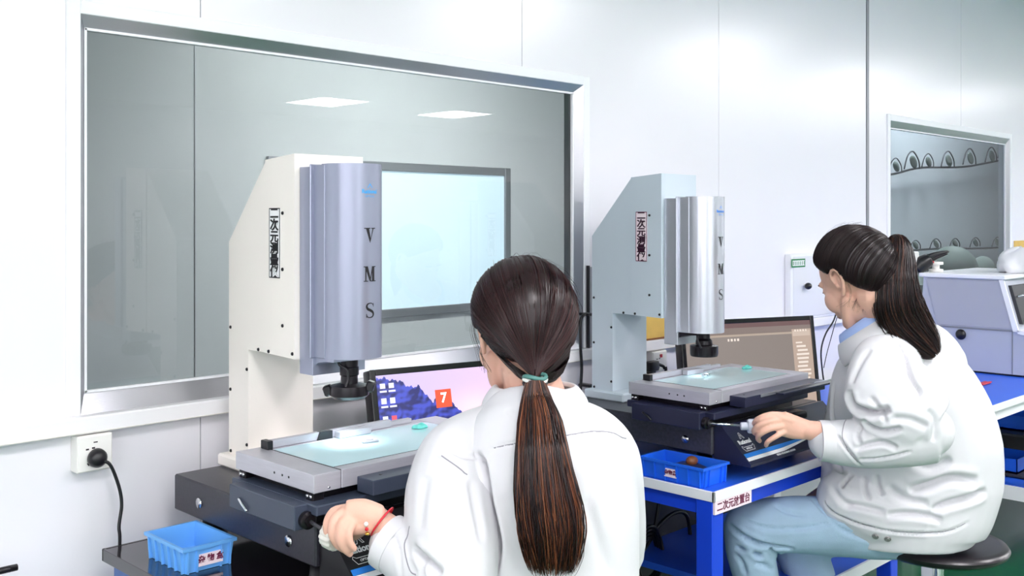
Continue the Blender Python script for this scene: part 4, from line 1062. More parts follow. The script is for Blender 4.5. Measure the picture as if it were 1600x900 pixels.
SK_C = np.array([-.012, 0, .026])
def dirv(az, el):
    a, e = np.radians(az), np.radians(el); return np.stack([np.cos(e)*np.cos(a), np.cos(e)*np.sin(a), np.sin(e)], -1)
def hair_cap(H, hairline, tie, rad3, parent, base, hi, seed, low=1.0, nst=900, flow=.0):
    r = np.random.default_rng(seed)
    HL = np.array(hairline, float); T = 300; ts = np.linspace(0, 1, T, endpoint=False)
    k = len(HL); seg_t = np.linspace(0, 1, k+1); HLc = np.vstack([HL, HL[:1]+np.array([[360, 0]])])
    az = np.interp(ts, seg_t, HLc[:, 0]); el = np.interp(ts, seg_t, HLc[:, 1])
    # smooth
    for _ in range(4):
        el = (np.roll(el, 1)+2*el+np.roll(el, -1))/4
    tie = np.array(tie, float); tv = tie-SK_C; tr = np.linalg.norm(tv); td = tv/tr
    a, b, c = rad3
    def rad(d): return 1/np.sqrt((d[..., 0]/a)**2+(d[..., 1]/b)**2+(d[..., 2]/c)**2)
    Hm = np.array(H)
    def path(d0, S, off, lift):
        """d0 [N,3]; spherical interpolation to the tie"""
        s = np.linspace(0, 1, S); om = np.arccos(np.clip(d0@td, -1, .9999))[:, None]
        fr = (.5+.5*d0[:, 0]/np.maximum(np.hypot(d0[:, 0], d0[:, 1]), 1e-6))
        wv = (d0+td[None])*.55+np.stack([-.25*fr, 1.05*d0[:, 1], 1.25*fr-.0*fr], 1)
        wv = wv/np.maximum(np.linalg.norm(wv, axis=1, keepdims=True), .35)*1.15
        d = ((1-s)**2)[None, :, None]*d0[:, None, :]+(2*s*(1-s))[None, :, None]*wv[:, None, :]+(s**2)[None, :, None]*td; d /= np.linalg.norm(d, axis=2, keepdims=True)
        R = rad(d)*(1+lift*np.sin(np.pi*s)); R = R+(-.0105*np.exp(-s/.035))
        m = np.clip((s-.72)/.28, 0, 1)**2; R = R*(1-m)+tr*m+off
        return SK_C+d*R[..., None]
    def tow(p): q = p.reshape(-1, 3); return (q@Hm[:3, :3].T+Hm[:3, 3]).reshape(p.shape)
    S = 44
    d0 = dirv(az, el)
    streak = (np.sin(ts*2*np.pi*61+1)+np.sin(ts*2*np.pi*97)+np.sin(ts*2*np.pi*37+2))*.0006
    V = path(d0, S, streak[:, None]*np.sin(np.linspace(0, 1, S)*np.pi)[None], .045)
    base = np.array(base); hi = np.array(hi)
    C = base[None, None]*(1+.15*r.normal(size=(T, 1, 1)))*np.ones((T, S, 1))
    o = link('hair', grid_mesh(tow(V), np.clip(C, .002, 1)), M['hair'], parent)
    N = nst; t0 = r.uniform(0, 1, N); a0 = np.interp(t0, ts, az, period=None); e0 = np.interp(t0, ts, el)
    d1 = dirv(a0+r.normal(0, .6, N), e0+r.uniform(0, 4, N)); Pth = path(d1, 26, r.uniform(.0002, .0018, (N, 1)), .045)
    wob = r.normal(0, .0006, (N, 1, 3))*np.sin(np.linspace(0, 1, 26)*np.pi)[None, :, None]
    mix = (r.uniform(0, 1, (N, 1, 1))**2)*np.linspace(.35, 1, 26)[None, :, None]; colr = base*(1-mix)+hi*mix
    link('hair_strand', strand_mesh(tow(Pth+wob), np.full((N, 26), .00055), colr), M['hair'], o)['kind'] = 'stuff'
    # a few flyaways near the parting and temples
    N = 60; a0 = r.uniform(-120, 120, N); d1 = dirv(a0, r.uniform(25, 75, N)); Pf = path(d1, 14, np.zeros((N, 1)), .045)[:, :9]
    lift = (np.linspace(0, 1, 9)**1.5)[None, :, None]*r.uniform(.002, .012, (N, 1, 1)); dd = Pf-SK_C; dd /= np.linalg.norm(dd, axis=2, keepdims=True)
    link('loose_hair', strand_mesh(tow(Pf+dd*lift), np.full((N, 9), .0002), np.ones((N, 9, 3))*base), M['hair'], o)['kind'] = 'stuff'
    return o, Vector(tow(tie[None])[0])

def ponytail(pts, half, depth, parent, cols, seed, N=1500, endj=.12, wdir=Vector((1, -1, 0)).normalized()):
    r = np.random.default_rng(seed); K = 30
    c = crom([Vector(p) for p in pts], 6); n = len(c); hw = interp(half, n); dp = interp(depth, n)
    s = np.linspace(0, 1, n); sk = np.linspace(0, 1, K)
    c = np.array(c); hw = np.array(hw); dp = np.array(dp)
    ln = 1-r.uniform(0, endj, N)**1.0; ln[: N//3] = 1-r.uniform(0, endj*.3, N//3)
    rho = np.sqrt(r.uniform(.25, 1, N)); th = r.uniform(0, 2*np.pi, N)
    paths = np.zeros((N, K, 3)); wd = np.array(wdir)
    f1 = r.normal(0, .16, N); f2 = r.normal(0, .12, N); ph = r.uniform(0, 6.28, N)
    for i in range(N):
        q = sk*ln[i]; cc = np.stack([np.interp(q, s, c[:, j]) for j in range(3)], 1)
        h = np.interp(q, s, hw); d = np.interp(q, s, dp)
        a = rho[i]*math.cos(th[i])+f1[i]*q*q+.05*np.sin(q*9+ph[i]); b = rho[i]*math.sin(th[i])+f2[i]*q*q
        a = np.clip(a, -1.12, 1.12)
        tang = np.gradient(cc, axis=0); tang /= np.linalg.norm(tang, axis=1, keepdims=True)
        w = wd-tang*(tang@wd)[:, None]; w /= np.linalg.norm(w, axis=1, keepdims=True); v = np.cross(tang, w)
        paths[i] = cc+w*(a*h)[:, None]+v*(b*d)[:, None]
    rad = np.full((N, K), .0010)*(1-.75*sk**3)[None]
    cols = np.array(cols); pick = r.choice(len(cols), N, p=[.38, .34, .2, .08][:len(cols)] if len(cols) == 4 else None)
    col = cols[pick][:, None, :]*(1+.15*r.normal(size=(N, 1, 1)))*np.ones((1, K, 1))
    o = bmesh.new(); loft(o, [Vector(p) for p in c[:-11]], [(max(a*f, .002), max(b*f, .002)) for a, b, f in zip(hw[:-11], dp[:-11], np.linspace(.86, .45, len(c)-11))], 20, up=wdir.cross(Vector((0, 0, 1))))
    me = bpy.data.meshes.new('core'); o.to_mesh(me); o.free()
    at = me.color_attributes.new('col', 'FLOAT_COLOR', 'POINT'); at.data.foreach_set('color', np.tile(np.append(cols[0]*.6, 1), len(me.vertices)).astype(np.float32))
    p = link('ponytail', me, M['hair'], parent, True)
    link('hair_strand', strand_mesh(paths, rad, np.clip(col, .002, 1)), M['hair'], p)['kind'] = 'stuff'
    return p

def collar(name, c, fwd, lat, a, b, h0, h1, flare, m, parent, gap=35, th=.0035, drop=0.0, tip=0):
    """band around the neck; fwd, lat span its plane; h0 height at the back, h1 at the front"""
    n = Vector(fwd).cross(Vector(lat)).normalized()
    if n.z < 0: n = -n
    K = 48; bm = bmesh.new(); rows = []
    for i in range(K+1):
        ang = math.radians(gap)+(2*math.pi-2*math.radians(gap))*i/K       # 0 = front
        ca, sa = math.cos(ang), math.sin(ang); front = .5+.5*ca
        d = Vector(fwd)*ca*a+Vector(lat)*sa*b; dn = d.normalized()
        h = h0+(h1-h0)*front; base = Vector(c)+d
        top = base+n*0; ring = [top-dn*th+n*(-.006), top-dn*th*.3+n*.002, top+dn*th+n*.001]
        for k in range(1, 5):
            f = k/4; ring.append(base+dn*(th+flare*f+.006*math.sin(f*math.pi))-n*(h*f)-Vector((0, 0, drop*f*front)))
        rows.append([bm.verts.new(p) for p in ring])
    for A, B in zip(rows, rows[1:]):
        for k in range(len(A)-1): bm.faces.new((A[k], B[k], B[k+1], A[k+1]))
    me = bpy.data.meshes.new('c'); bm.to_mesh(me); bm.free()
    o = bpy.data.objects.new('c', me); COL.objects.link(o); s = o.modifiers.new('s', 'SOLIDIFY'); s.thickness = .003; s.offset = 0
    ss = o.modifiers.new('ss', 'SUBSURF'); ss.levels = 1
    dg = bpy.context.evaluated_depsgraph_get(); out = bpy.data.meshes.new_from_object(o.evaluated_get(dg)); bpy.data.objects.remove(o)
    return link(name, out, m, parent, True)

def ring_band(name, c, axis, r, h, m, parent, th=.003, n=40, flare=0):
    q = Vector(axis).to_track_quat('Z', 'Y').to_matrix().to_4x4(); ra, rb = r if isinstance(r, tuple) else (r, r)
    return MB().lathe([(1-th/ra, -h/2), (1, -h/2), (1.012, 0), (1+flare, h/2), (1-th/ra, h/2)], (0, 0, 0), n).xf(Matrix.Translation(Vector(c)) @ q @ Matrix.Diagonal((ra, rb, 1, 1))).build(name, m, parent, 50)

def headmat(c, psi_vec, pitch, scale=1, roll=0):
    """psi_vec: horizontal facing direction in world"""
    f = Vector(psi_vec).normalized(); yaw = math.atan2(f.y, f.x)
    return Matrix.Translation(Vector(c)) @ Matrix.Rotation(yaw, 4, 'Z') @ Matrix.Rotation(pitch, 4, 'Y') @ Matrix.Rotation(roll, 4, 'X') @ Matrix.Scale(scale, 4)
def camdir(X, D): return Vector(((X+D)/S2, (D-X)/S2, 0)).normalized()
UPD = camdir(0, 1)

def finish(name, me, m, parent): 
    me.shade_smooth(); me.materials.clear(); o = link(name, me, m, parent); MOVED[me.name] = origin(parent); return o

# ----------------------------------------------------------------- stool
def stool(c, label, sz=.535):
    t = thing('stool', label, 'stool', (c.x, c.y, 0))
    MB().lathe([(.0001, sz-.034), (.10, sz-.034), (.155, sz-.028), (.169, sz-.018), (.172, sz-.010), (.166, sz-.001), (.15, sz+.001), (.02, sz-.004), (.0001, sz-.004)], (c.x, c.y, 0), 56).build('seat', M['stool_black'], t, 50)
    MB().lathe([(.07, sz-.042), (.07, sz-.034)], (c.x, c.y, 0), 24).build('seat_plate', M['darkgrey'], t)
    MB().lathe([(.014, .10), (.014, sz-.04)], (c.x, c.y, 0), 20).build('gas_lift', M['chrome'], t, 40)
    MB().lathe([(.026, .06), (.026, .32), (.020, .325)], (c.x, c.y, 0), 24).build('column', M['darkgrey'], t, 40)
    for k in range(5):
        a = 2*math.pi*k/5+.3; d = Vector((math.cos(a), math.sin(a), 0))
        l = MB().tube([c.xy.to_3d()+Vector((0, 0, .09)), c.xy.to_3d()+d*.13+Vector((0, 0, .08)), c.xy.to_3d()+d*.25+Vector((0, 0, .055))], [.022, .018, .013], 10, 4).build('leg', M['stool_black'], t, True)
        MB().sph(c.xy.to_3d()+d*.25+Vector((0, 0, .0255)), (.018, .018, .025), 12).build('caster', M['black'], l, True)
    return t

# ================================================================= person at the left machine, seen from behind
def person_one():
    base = W(.04, 1.72, 0)
    t = thing('person', 'person seen from behind in a white jacket with a long ponytail, at the left machine', 'person', base)
    H = headmat(P(815, 518, 1.765), camdir(-math.sin(math.radians(22)), math.cos(math.radians(22))), math.radians(14), .96)
    stool_c = W(.04, 1.70, 0); stz = .50
    b = bmesh.new(); head_prims(b, H)
    neck0 = H @ Vector((-.022, 0, -.06)); neck1 = P(836, 625, 1.745)
    seg(b, [neck0, (neck0+neck1)/2, neck1], [.050, .049, .056], 16)
    pel = W(.05, 1.72, .60)
    seg(b, [pel, W(.045, 1.72, .80), W(.04, 1.74, .97), P(838, 650, 1.745)], [(.07, .05), (.06, .05), (.07, .05), (.05, .045)], 20, up=UPD)
    shL, elL, wrL = P(716, 715, 1.70), P(712, 925, 1.565), P(600, 822, 1.632)
    seg(b, [shL, elL], [.034, .028]); seg(b, [elL, P(660, 885, 1.60), P(628, 850, 1.618), wrL], [.028, .029, .027, .0235])
    shR, elR, wrR = P(938, 712, 1.745), P(965, 870, 1.84), P(905, 985, 1.93)
    seg(b, [shR, elR], [.044, .036]); seg(b, [elR, wrR], [.036, .025])
    # left hand on the knob
    hd = [P(592, 812, 1.628), P(566, 805, 1.622), P(541, 805, 1.620)]
    seg(b, hd, [(.0235, .020), (.027, .019), (.024, .016)], 14, up=UPD)
    seg(b, [P(575, 820, 1.62), P(545, 825, 1.612)], [.016, .012], 10)
    f = [[P(541, 795, 1.632), P(521, 800, 1.628), P(511, 819, 1.618), P(514, 838, 1.616), P(521, 848, 1.622)],
         [P(539, 802, 1.616), P(524, 809, 1.608), P(519, 831, 1.600), P(526, 849, 1.602), P(536, 858, 1.609)],
         [P(541, 812, 1.604), P(533, 821, 1.596), P(531, 842, 1.592), P(538, 857, 1.597), P(547, 865, 1.605)],
         [P(549, 821, 1.600), P(545, 831, 1.593), P(546, 846, 1.591), P(553, 857, 1.596)]]
    rr = [[.0088, .0080, .0074, .0068, .0060], [.0088, .0082, .0076, .0070, .0062], [.0085, .0080, .0074, .0066, .0060], [.0078, .0072, .0066, .0058]]
    for p_, q_ in zip(f, rr): seg(b, p_, q_, 10)
    seg(b, [P(570, 818, 1.64), P(556, 832, 1.655), P(540, 838, 1.662), P(527, 836, 1.664)], [.014, .012, .010, .008], 10)
    # right hand resting in the lap
    d = (wrR-elR).normalized(); side = camdir(1, 0)
    seg(b, [wrR, wrR+d*.05, wrR+d*.085], [(.026, .018), (.036, .015), (.036, .013)], 14, up=Vector((0, 0, 1)))
    for k in range(4):
        o_ = side*(.027-.018*k); seg(b, [wrR+d*.08+o_, wrR+d*(.115-.004*abs(k-1.5))+o_*1.1, wrR+d*(.145-.006*abs(k-1.2))+o_*1.1+Vector((0, 0, -.012))], [.0085, .008, .0065], 8)
    seg(b, [wrR+d*.02-side*.022, wrR+d*.05-side*.045, wrR+d*.08-side*.050], [.012, .010, .008], 8)
    # legs
    for s in (-1, 1):
        hip = W(.05+s*.085, 1.74, .58); kn = W(.05+s*.12, 2.10 if s > 0 else 1.98, .56); an = W(.05+s*.11, 2.02 if s > 0 else 1.86, .09)
        kn = W(.05+s*.11, 1.95, .55); an = W(.05+s*.11, 1.86, .10)
        seg(b, [hip, (hip+kn)/2, kn], [.045, .04, .035]); seg(b, [kn, (kn+an)/2, an], [.035, .035, .030])
        seg(b, [an, an+Vector((0, 0, -.045)), an+UPD*.10+Vector((0, 0, -.06))], [.03, .032, .026], 12)
    body = voxel(b, .0027, 4, .5)
    link_body = finish('body', body, M['skin'], t)
    eyes(H, link_body)
    # jacket
    j = bmesh.new()
    S_ = [P(845, 1075, 1.72), P(845, 1000, 1.72), P(846, 900, 1.72), P(846, 800, 1.715), P(843, 720, 1.715), P(838, 668, 1.72), P(836, 640, 1.73), P(836, 618, 1.74)]
    R_ = [(.150, .13), (.168, .145), (.164, .135), (.164, .132), (.155, .122), (.125, .100), (.092, .085), (.068, .066)]
    seg(j, S_, R_, 32, up=UPD, caps=False)
    sl = bmesh.new()
    seg(sl, [P(805, 668, 1.735), P(748, 694, 1.72), P(715, 722, 1.70), P(704, 765, 1.665), P(704, 810, 1.628), P(709, 860, 1.595), P(712, 915, 1.575)], [.052, .060, .069, .073, .074, .072, .064], 20)
    seg(sl, [P(712, 925, 1.575), P(690, 912, 1.585), P(655, 880, 1.605), P(617, 853, 1.628)], [(.064, .064), (.062, .060), (.050, .050), (.043, .043)], 20)
    seg(j, [P(872, 664, 1.735), P(920, 684, 1.735), P(946, 715, 1.74), P(955, 770, 1.77), P(962, 850, 1.83)], [.052, .056, .059, .058, .055], 18)
    seg(j, [P(962, 855, 1.835), P(935, 930, 1.88), P(915, 965, 1.91)], [.055, .048, .040], 18)
    jm = voxel(j, .0042, 8, .5)
    wnoise(jm, .0007, 26, 3)
    sm = voxel(sl, .0042, 8, .5); wnoise(sm, .0009, 24, 8)
    CR1 = [
        ([(745, 708), (757, 734), (765, 787), (772, 817), (778, 855), (771, 895)], .006, .020, .35),
        ([(742, 706), (752, 718), (760, 722)], .004, .006, .3),
        ([(759, 703), (785, 696), (808, 692), (850, 684), (887, 679), (932, 673), (976, 684)], .0028, .0028, .35),
        ([(675, 715), (700, 723), (728, 741)], .006, .004, .3),
        ([(645, 856), (665, 876), (690, 898)], .007, .012, .35), ([(652, 862), (659, 885), (661, 905)], .005, .008, .4),
        ([(698, 764), (713, 800), (728, 842)], .008, .005, .4), ([(668, 742), (660, 790), (655, 830)], .010, .003, .3),
        ([(610, 826), (623, 860), (628, 905)], .004, .003, .4),
        ([(915, 780), (932, 830), (950, 900)], .012, .004, .3), ([(790, 770), (800, 830), (812, 890)], .012, .004, .3),
        ([(925, 700), (930, 740), (920, 790)], .010, .003, .3), ([(790, 640), (820, 655), (860, 655)], .008, .003, .3),
        ([(735, 750), (742, 790), (752, 850)], .008, .004, .4), ([(700, 700), (722, 712), (745, 716)], .005, .005, .4)]
    creases(jm, CR1); creases(sm, CR1[1:2]+CR1[3:])
    jo = finish('jacket', jm, M['cotton'], t); so = finish('sleeve', sm, M['cotton'], jo)
    bj_, bs_ = bvh_of(jm), bvh_of(sm)
    seam('yoke_seam', bj_, [(772, 700), (790, 696), (815, 691), (850, 685), (887, 680), (932, 674), (978, 685)], M['stitch'], jo, r=.0011)
    seam('sleeve_seam', bs_, [(690, 712), (713, 728), (730, 742)], M['stitch'], so)
    seam('cuff_seam', bs_, [(640, 822), (632, 850), (640, 890), (650, 898)], M['stitch'], so)
    ring_band('cuff', P(612, 850, 1.629), P(655, 880, 1.605)-P(605, 845, 1.632), (.0445, .0445), .022, M['cotton'], t)
    collar('jacket_collar', P(836, 604, 1.745), camdir(-.1, 1), camdir(1, .1), .058, .068, .032, .05, .020, M['cotton'], t, gap=28)
    # jeans and shoes (below the frame)
    q = bmesh.new()
    for s in (-1, 1):
        hip = W(.05+s*.07, 1.74, .59); kn = W(.05+s*.11, 1.95, .55); an = W(.05+s*.11, 1.86, .12)
        seg(q, [hip, (hip+kn)/2, kn], [.092, .080, .062]); seg(q, [kn, (kn+an)/2, an], [.062, .058, .05])
        sh = MB().sph((0, 0, 0), (.115, .045, .04), 20)
        an2 = W(.05+s*.11, 1.91, .041); yaw = math.atan2(UPD.y, UPD.x)
        sh.xf(Matrix.Translation(an2) @ Matrix.Rotation(yaw, 4, 'Z')).build('shoe', M['shoe'], t, True)
    finish('jeans', voxel(q, .008, 3), M['denim'], t)
    # hair
    line = [(-180, -62), (-160, -60), (-135, -55), (-110, -44), (-97, -30), (-88, -8), (-80, -14), (-70, 5), (-52, 25), (-30, 38), (0, 42), (30, 38), (52, 25), (70, 5), (80, -14), (88, -8), (97, -30), (110, -47), (135, -58), (160, -62)]
    tie = P(836, 592, 1.648); tl = H.inverted() @ tie
    ho, tw = hair_cap(H, line, tl, (.112, .0905, .103), t, (.015, .0042, .0055), (.075, .024, .024), 11, nst=1500)
    # low roll of hair either side of the tie
    bb_ = bvh_of(body); r = np.random.default_rng(15); N = 900; K = 14; paths = np.zeros((N, K, 3))
    for i in range(N):
        u, v = r.uniform(0, 1), r.normal(0, 1)
        if i % 2: q0 = ((752, 524), (770, 548), (790, 570), (806, 586))
        else: q0 = ((893, 535), (889, 560), (880, 582), (868, 594))
        m_ = u*3; k_ = min(int(m_), 2); f_ = m_-k_; sx = q0[k_][0]*(1-f_)+q0[k_+1][0]*f_; sy = q0[k_][1]*(1-f_)+q0[k_+1][1]*f_
        a = []
        for w_ in (0, .3, .6, .85):
            x_ = sx+(836-sx)*w_; y_ = sy+(592-sy)*w_+6*math.sin(w_*3.14); h_, n_ = hit(bb_, x_, y_); D_ = (h_.x+h_.y)/S2 if h_ is not None else 1.70
            D_ = min(D_-.005-.006*math.sin(w_*3.0)-.002*r.uniform(0, 1), 1.715)
            a.append(P(x_, y_, D_*(1-w_)+min(D_, 1.655+.02)*w_))
        a.append(tie+Vector((0, 0, .004*v)))
        pp = np.array(crom(a, 4)); ii = np.linspace(0, len(pp)-1, K); paths[i] = np.stack([np.interp(ii, range(len(pp)), pp[:, j]) for j in range(3)], 1)
    link('nape_strand', strand_mesh(paths, np.full((N, K), .0009), np.ones((N, K, 3))*np.array([.016, .007, .008])*(1+.3*r.normal(size=(N, 1, 1))).clip(.3, 2)), M['hair'], ho)['kind'] = 'stuff'
    # temple strands in front of the ear
    r = np.random.default_rng(5); N = 9; K = 14; paths = np.zeros((N, K, 3))
    for i in range(N):
        u = r.uniform(0, 1); a = [(742+6*u, 490), (735+8*u, 515), (741+12*u, 545), (752+16*u+6*r.normal(), 575+10*u)]
        pp = crom([P(x+r.normal(0, .8), y, 1.735-.02*u) for x, y in a], 5); pp = np.array(pp)
        ii = np.linspace(0, len(pp)-1, K); paths[i] = np.stack([np.interp(ii, range(len(pp)), pp[:, j]) for j in range(3)], 1)
    link('loose_hair', strand_mesh(paths, np.full((N, K), .00025), np.ones((N, K, 3))*np.array([.03, .012, .012])), M['hair'], ho)['kind'] = 'stuff'
    bj = bvh_of(jm)
    def back(px, py, off):
        h, n = hit(bj, px, py); D = (h.x+h.y)/S2 if h is not None else 1.6
        return P(px, py, min(D, 1.66)-off)
    pts = [tie-UPD*.012, back(838, 622, .020), back(843, 660, .024), back(847, 705, .030), back(853, 760, .032), back(859, 800, .032), back(863, 835, .032), back(864, 868, .030), back(864, 897, .026)]
    cols = [(.012, .005, .006), (.045, .013, .009), (.13, .038, .016), (.28, .10, .045)]
    ponytail(pts, [.013, .023, .034, .040, .046, .049, .047, .040, .028], [.012, .016, .020, .023, .025, .026, .025, .020, .012], t, cols, 21, N=2500, endj=.38)
    tie_o = MB()
    for k in range(3):
        c = tie+Vector((0, 0, .004-.006*k))-UPD*.004
        ring = [c+camdir(1, 0)*(.0175*math.cos(a))+UPD*(.0165*math.sin(a))+Vector((0, 0, .0022*math.sin(2*a+k))) for a in np.linspace(0, 2*math.pi, 25)]
        tie_o.tube(ring, .0036, 8, 1)
        if k == 0: o = tie_o.build('hair_tie', mat('teal_band', rgb(80, 130, 125), .5), t, True); tie_o = MB()
        elif k == 1: tie_o.build('band_strand', mat('white_band', rgb(225, 225, 222), .5), o, True); tie_o = MB()
        else: tie_o.build('band_strand', M['black'], o, True)
    # red cord bracelet with beads
    wc = P(597, 815, 1.630); ax = (P(640, 860, 1.61)-P(575, 806, 1.626)).normalized()
    qm = Matrix.Translation(wc) @ ax.to_track_quat('Z', 'Y').to_matrix().to_4x4()
    ring = [qm @ Vector((.0262*math.cos(a), .0262*math.sin(a), 0)) for a in np.linspace(0, 2*math.pi, 33)]
    br = MB().tube(ring, .0017, 8, 1).build('bracelet', M['red'], t, True)
    gold = mat('gold', rgb(225, 180, 90), .25, 1)
    MB().sph(P(572, 819, 1.600), .0036, 12).build('bead', M['white'], br, True)
    MB().sph(P(573, 827, 1.600), .0030, 12).build('bead', M['red'], br, True)
    MB().sph(P(574, 834, 1.601), (.0040, .0040, .0030), 12).build('bead', gold, br, True)
    stool(stool_c, 'black round stool under the person at the left machine', .495)
    return t
person_one()

# ================================================================= person at the right machine, seen from the side
def person_two():
    A = math.radians(24); F = camdir(-math.cos(A), math.sin(A)); Lr = camdir(math.sin(A), math.cos(A))     # forward; to her right (away)
    base = P(1440, 900, 2.68); base.z = 0
    t = thing('person', 'person in profile in white jacket and light jeans, seated at the right machine', 'person', base)
    H = headmat(P(1336, 437, 2.545), camdir(-math.cos(math.radians(55)), math.sin(math.radians(55))), math.radians(27), .97, math.radians(-4))
    b = bmesh.new(); head_prims(b, H)
    n0 = H @ Vector((-.025, 0, -.05)); n1 = P(1388, 530, 2.60)
    seg(b, [n0, (n0+n1)/2+F*-.004, n1], [.052, .050, .058], 16)
    pel = P(1440, 815, 2.68)
    seg(b, [pel, P(1432, 740, 2.67), P(1425, 650, 2.65), P(1405, 560, 2.61)], [(.06, .08), (.05, .06), (.055, .07), (.05, .06)], 20, up=Lr)
    shL, elL, wrL = P(1402, 575, 2.48), P(1448, 668, 2.405), P(1262, 672, 2.46)
    seg(b, [shL, elL], [.046, .038]); seg(b, [elL, P(1360, 684, 2.435), wrL], [.034, .032, .0235])
    shR, elR, wrR = P(1445, 560, 2.76), P(1400, 690, 2.86), P(1300, 760, 2.84)
    seg(b, [shR, elR], [.046, .038]); seg(b, [elR, wrR], [.037, .025])
    # left hand on the handwheel
    seg(b, [P(1264, 672, 2.46), P(1242, 668, 2.455), P(1220, 661, 2.452)], [(.0225, .017), (.029, .016), (.031, .014)], 14, up=UPD)
    seg(b, [P(1236, 657, 2.45), P(1216, 652, 2.448)], [.012, .011], 10)
    f = [[P(1222, 649, 2.454), P(1203, 648, 2.446), P(1186, 654, 2.450), P(1179, 661, 2.464), P(1180, 666, 2.478)],
         [P(1219, 657, 2.446), P(1200, 659, 2.434), P(1184, 666, 2.440), P(1178, 674, 2.456), P(1181, 678, 2.470)],
         [P(1220, 666, 2.442), P(1203, 670, 2.430), P(1188, 678, 2.436), P(1184, 685, 2.452), P(1187, 689, 2.464)],
         [P(1224, 675, 2.444), P(1212, 682, 2.434), P(1200, 690, 2.438), P(1197, 696, 2.452)]]
    rr = [[.0088, .0080, .0074, .0068, .0060], [.0088, .0080, .0074, .0068, .0060], [.0085, .0078, .0072, .0066, .0060], [.0078, .0070, .0064, .0058]]
    for p_, q_ in zip(f, rr): seg(b, p_, q_, 10)
    seg(b, [P(1250, 664, 2.475), P(1228, 655, 2.492), P(1206, 655, 2.502), P(1190, 660, 2.506)], [.015, .0125, .0105, .008], 10)
    # right hand on the thigh
    d = (wrR-elR).normalized(); side = Lr
    seg(b, [wrR, wrR+d*.05, wrR+d*.085], [(.026, .018), (.036, .015), (.036, .013)], 14, up=Vector((0, 0, 1)))
    for k in range(4):
        o_ = side*(.027-.018*k); seg(b, [wrR+d*.08+o_, wrR+d*(.115-.004*abs(k-1.5))+o_*1.1, wrR+d*(.14-.006*abs(k-1.2))+o_*1.1+Vector((0, 0, -.012))], [.0085, .008, .0065], 8)
    seg(b, [wrR+d*.02-side*.022, wrR+d*.05-side*.045, wrR+d*.08-side*.050], [.012, .010, .008], 8)
    legs = [(P(1425, 812, 2.62), P(1184, 824, 2.66), W((1195-800)/1600*2.68, 2.68, .10)), (P(1450, 812, 2.77), P(1236, 834, 2.86), W((1330-800)/1600*2.80, 2.80, .10))]
    for hip, kn, an in legs:
        seg(b, [hip, (hip+kn)/2, kn], [.045, .04, .035]); seg(b, [kn, (kn+an)/2, an], [.035, .035, .030])
        seg(b, [an, an+Vector((0, 0, -.045)), an+F*.10+Vector((0, 0, -.06))], [.03, .032, .026], 12)
    body = finish('body', voxel(b, .0027, 4, .5), M['skin'], t)
    eyes(H, body)
    # jacket
    j = bmesh.new()
    S_ = [P(1407, 838, 2.67), P(1407, 815, 2.67), P(1413, 785, 2.67), P(1421, 740, 2.67), P(1421, 690, 2.66), P(1415, 640, 2.65), P(1405, 590, 2.63), P(1400, 555, 2.61), P(1393, 528, 2.60), P(1383, 508, 2.59)]
    R_ = [(.178, .150), (.196, .160), (.214, .166), (.224, .168), (.221, .165), (.205, .160), (.173, .155), (.136, .150), (.095, .115), (.060, .070)]
    seg(j, S_, R_, 36, up=Lr, caps=False)
    CU = UPD
    seg(j, [P(1430, 800, 2.60), P(1370, 795, 2.61), P(1320, 780, 2.62)], [.105, .096, .074], 20)
    sl = bmesh.new()
    seg(sl, [P(1402, 550, 2.53), P(1388, 574, 2.475), P(1396, 608, 2.43), P(1416, 640, 2.405), P(1438, 664, 2.40)], [(.066, .066), (.090, .070), (.120, .070), (.110, .068), (.088, .062)], 24, up=CU)
    seg(sl, [P(1450, 674, 2.405), P(1410, 684, 2.41), P(1365, 689, 2.43), P(1330, 691, 2.447), P(1292, 690, 2.458)], [(.076, .060), (.070, .058), (.064, .058), (.057, .052), (.050, .046)], 24, up=CU)
    seg(j, [P(1442, 548, 2.68), P(1462, 580, 2.74), P(1430, 640, 2.82), P(1395, 700, 2.86), P(1330, 745, 2.85)], [.080, .082, .072, .062, .050], 20)
    jm = voxel(j, .0050, 7, .5)
    wnoise(jm, .0011, 20, 9)
    sm = voxel(sl, .0042, 8, .5); wnoise(sm, .0013, 22, 19)
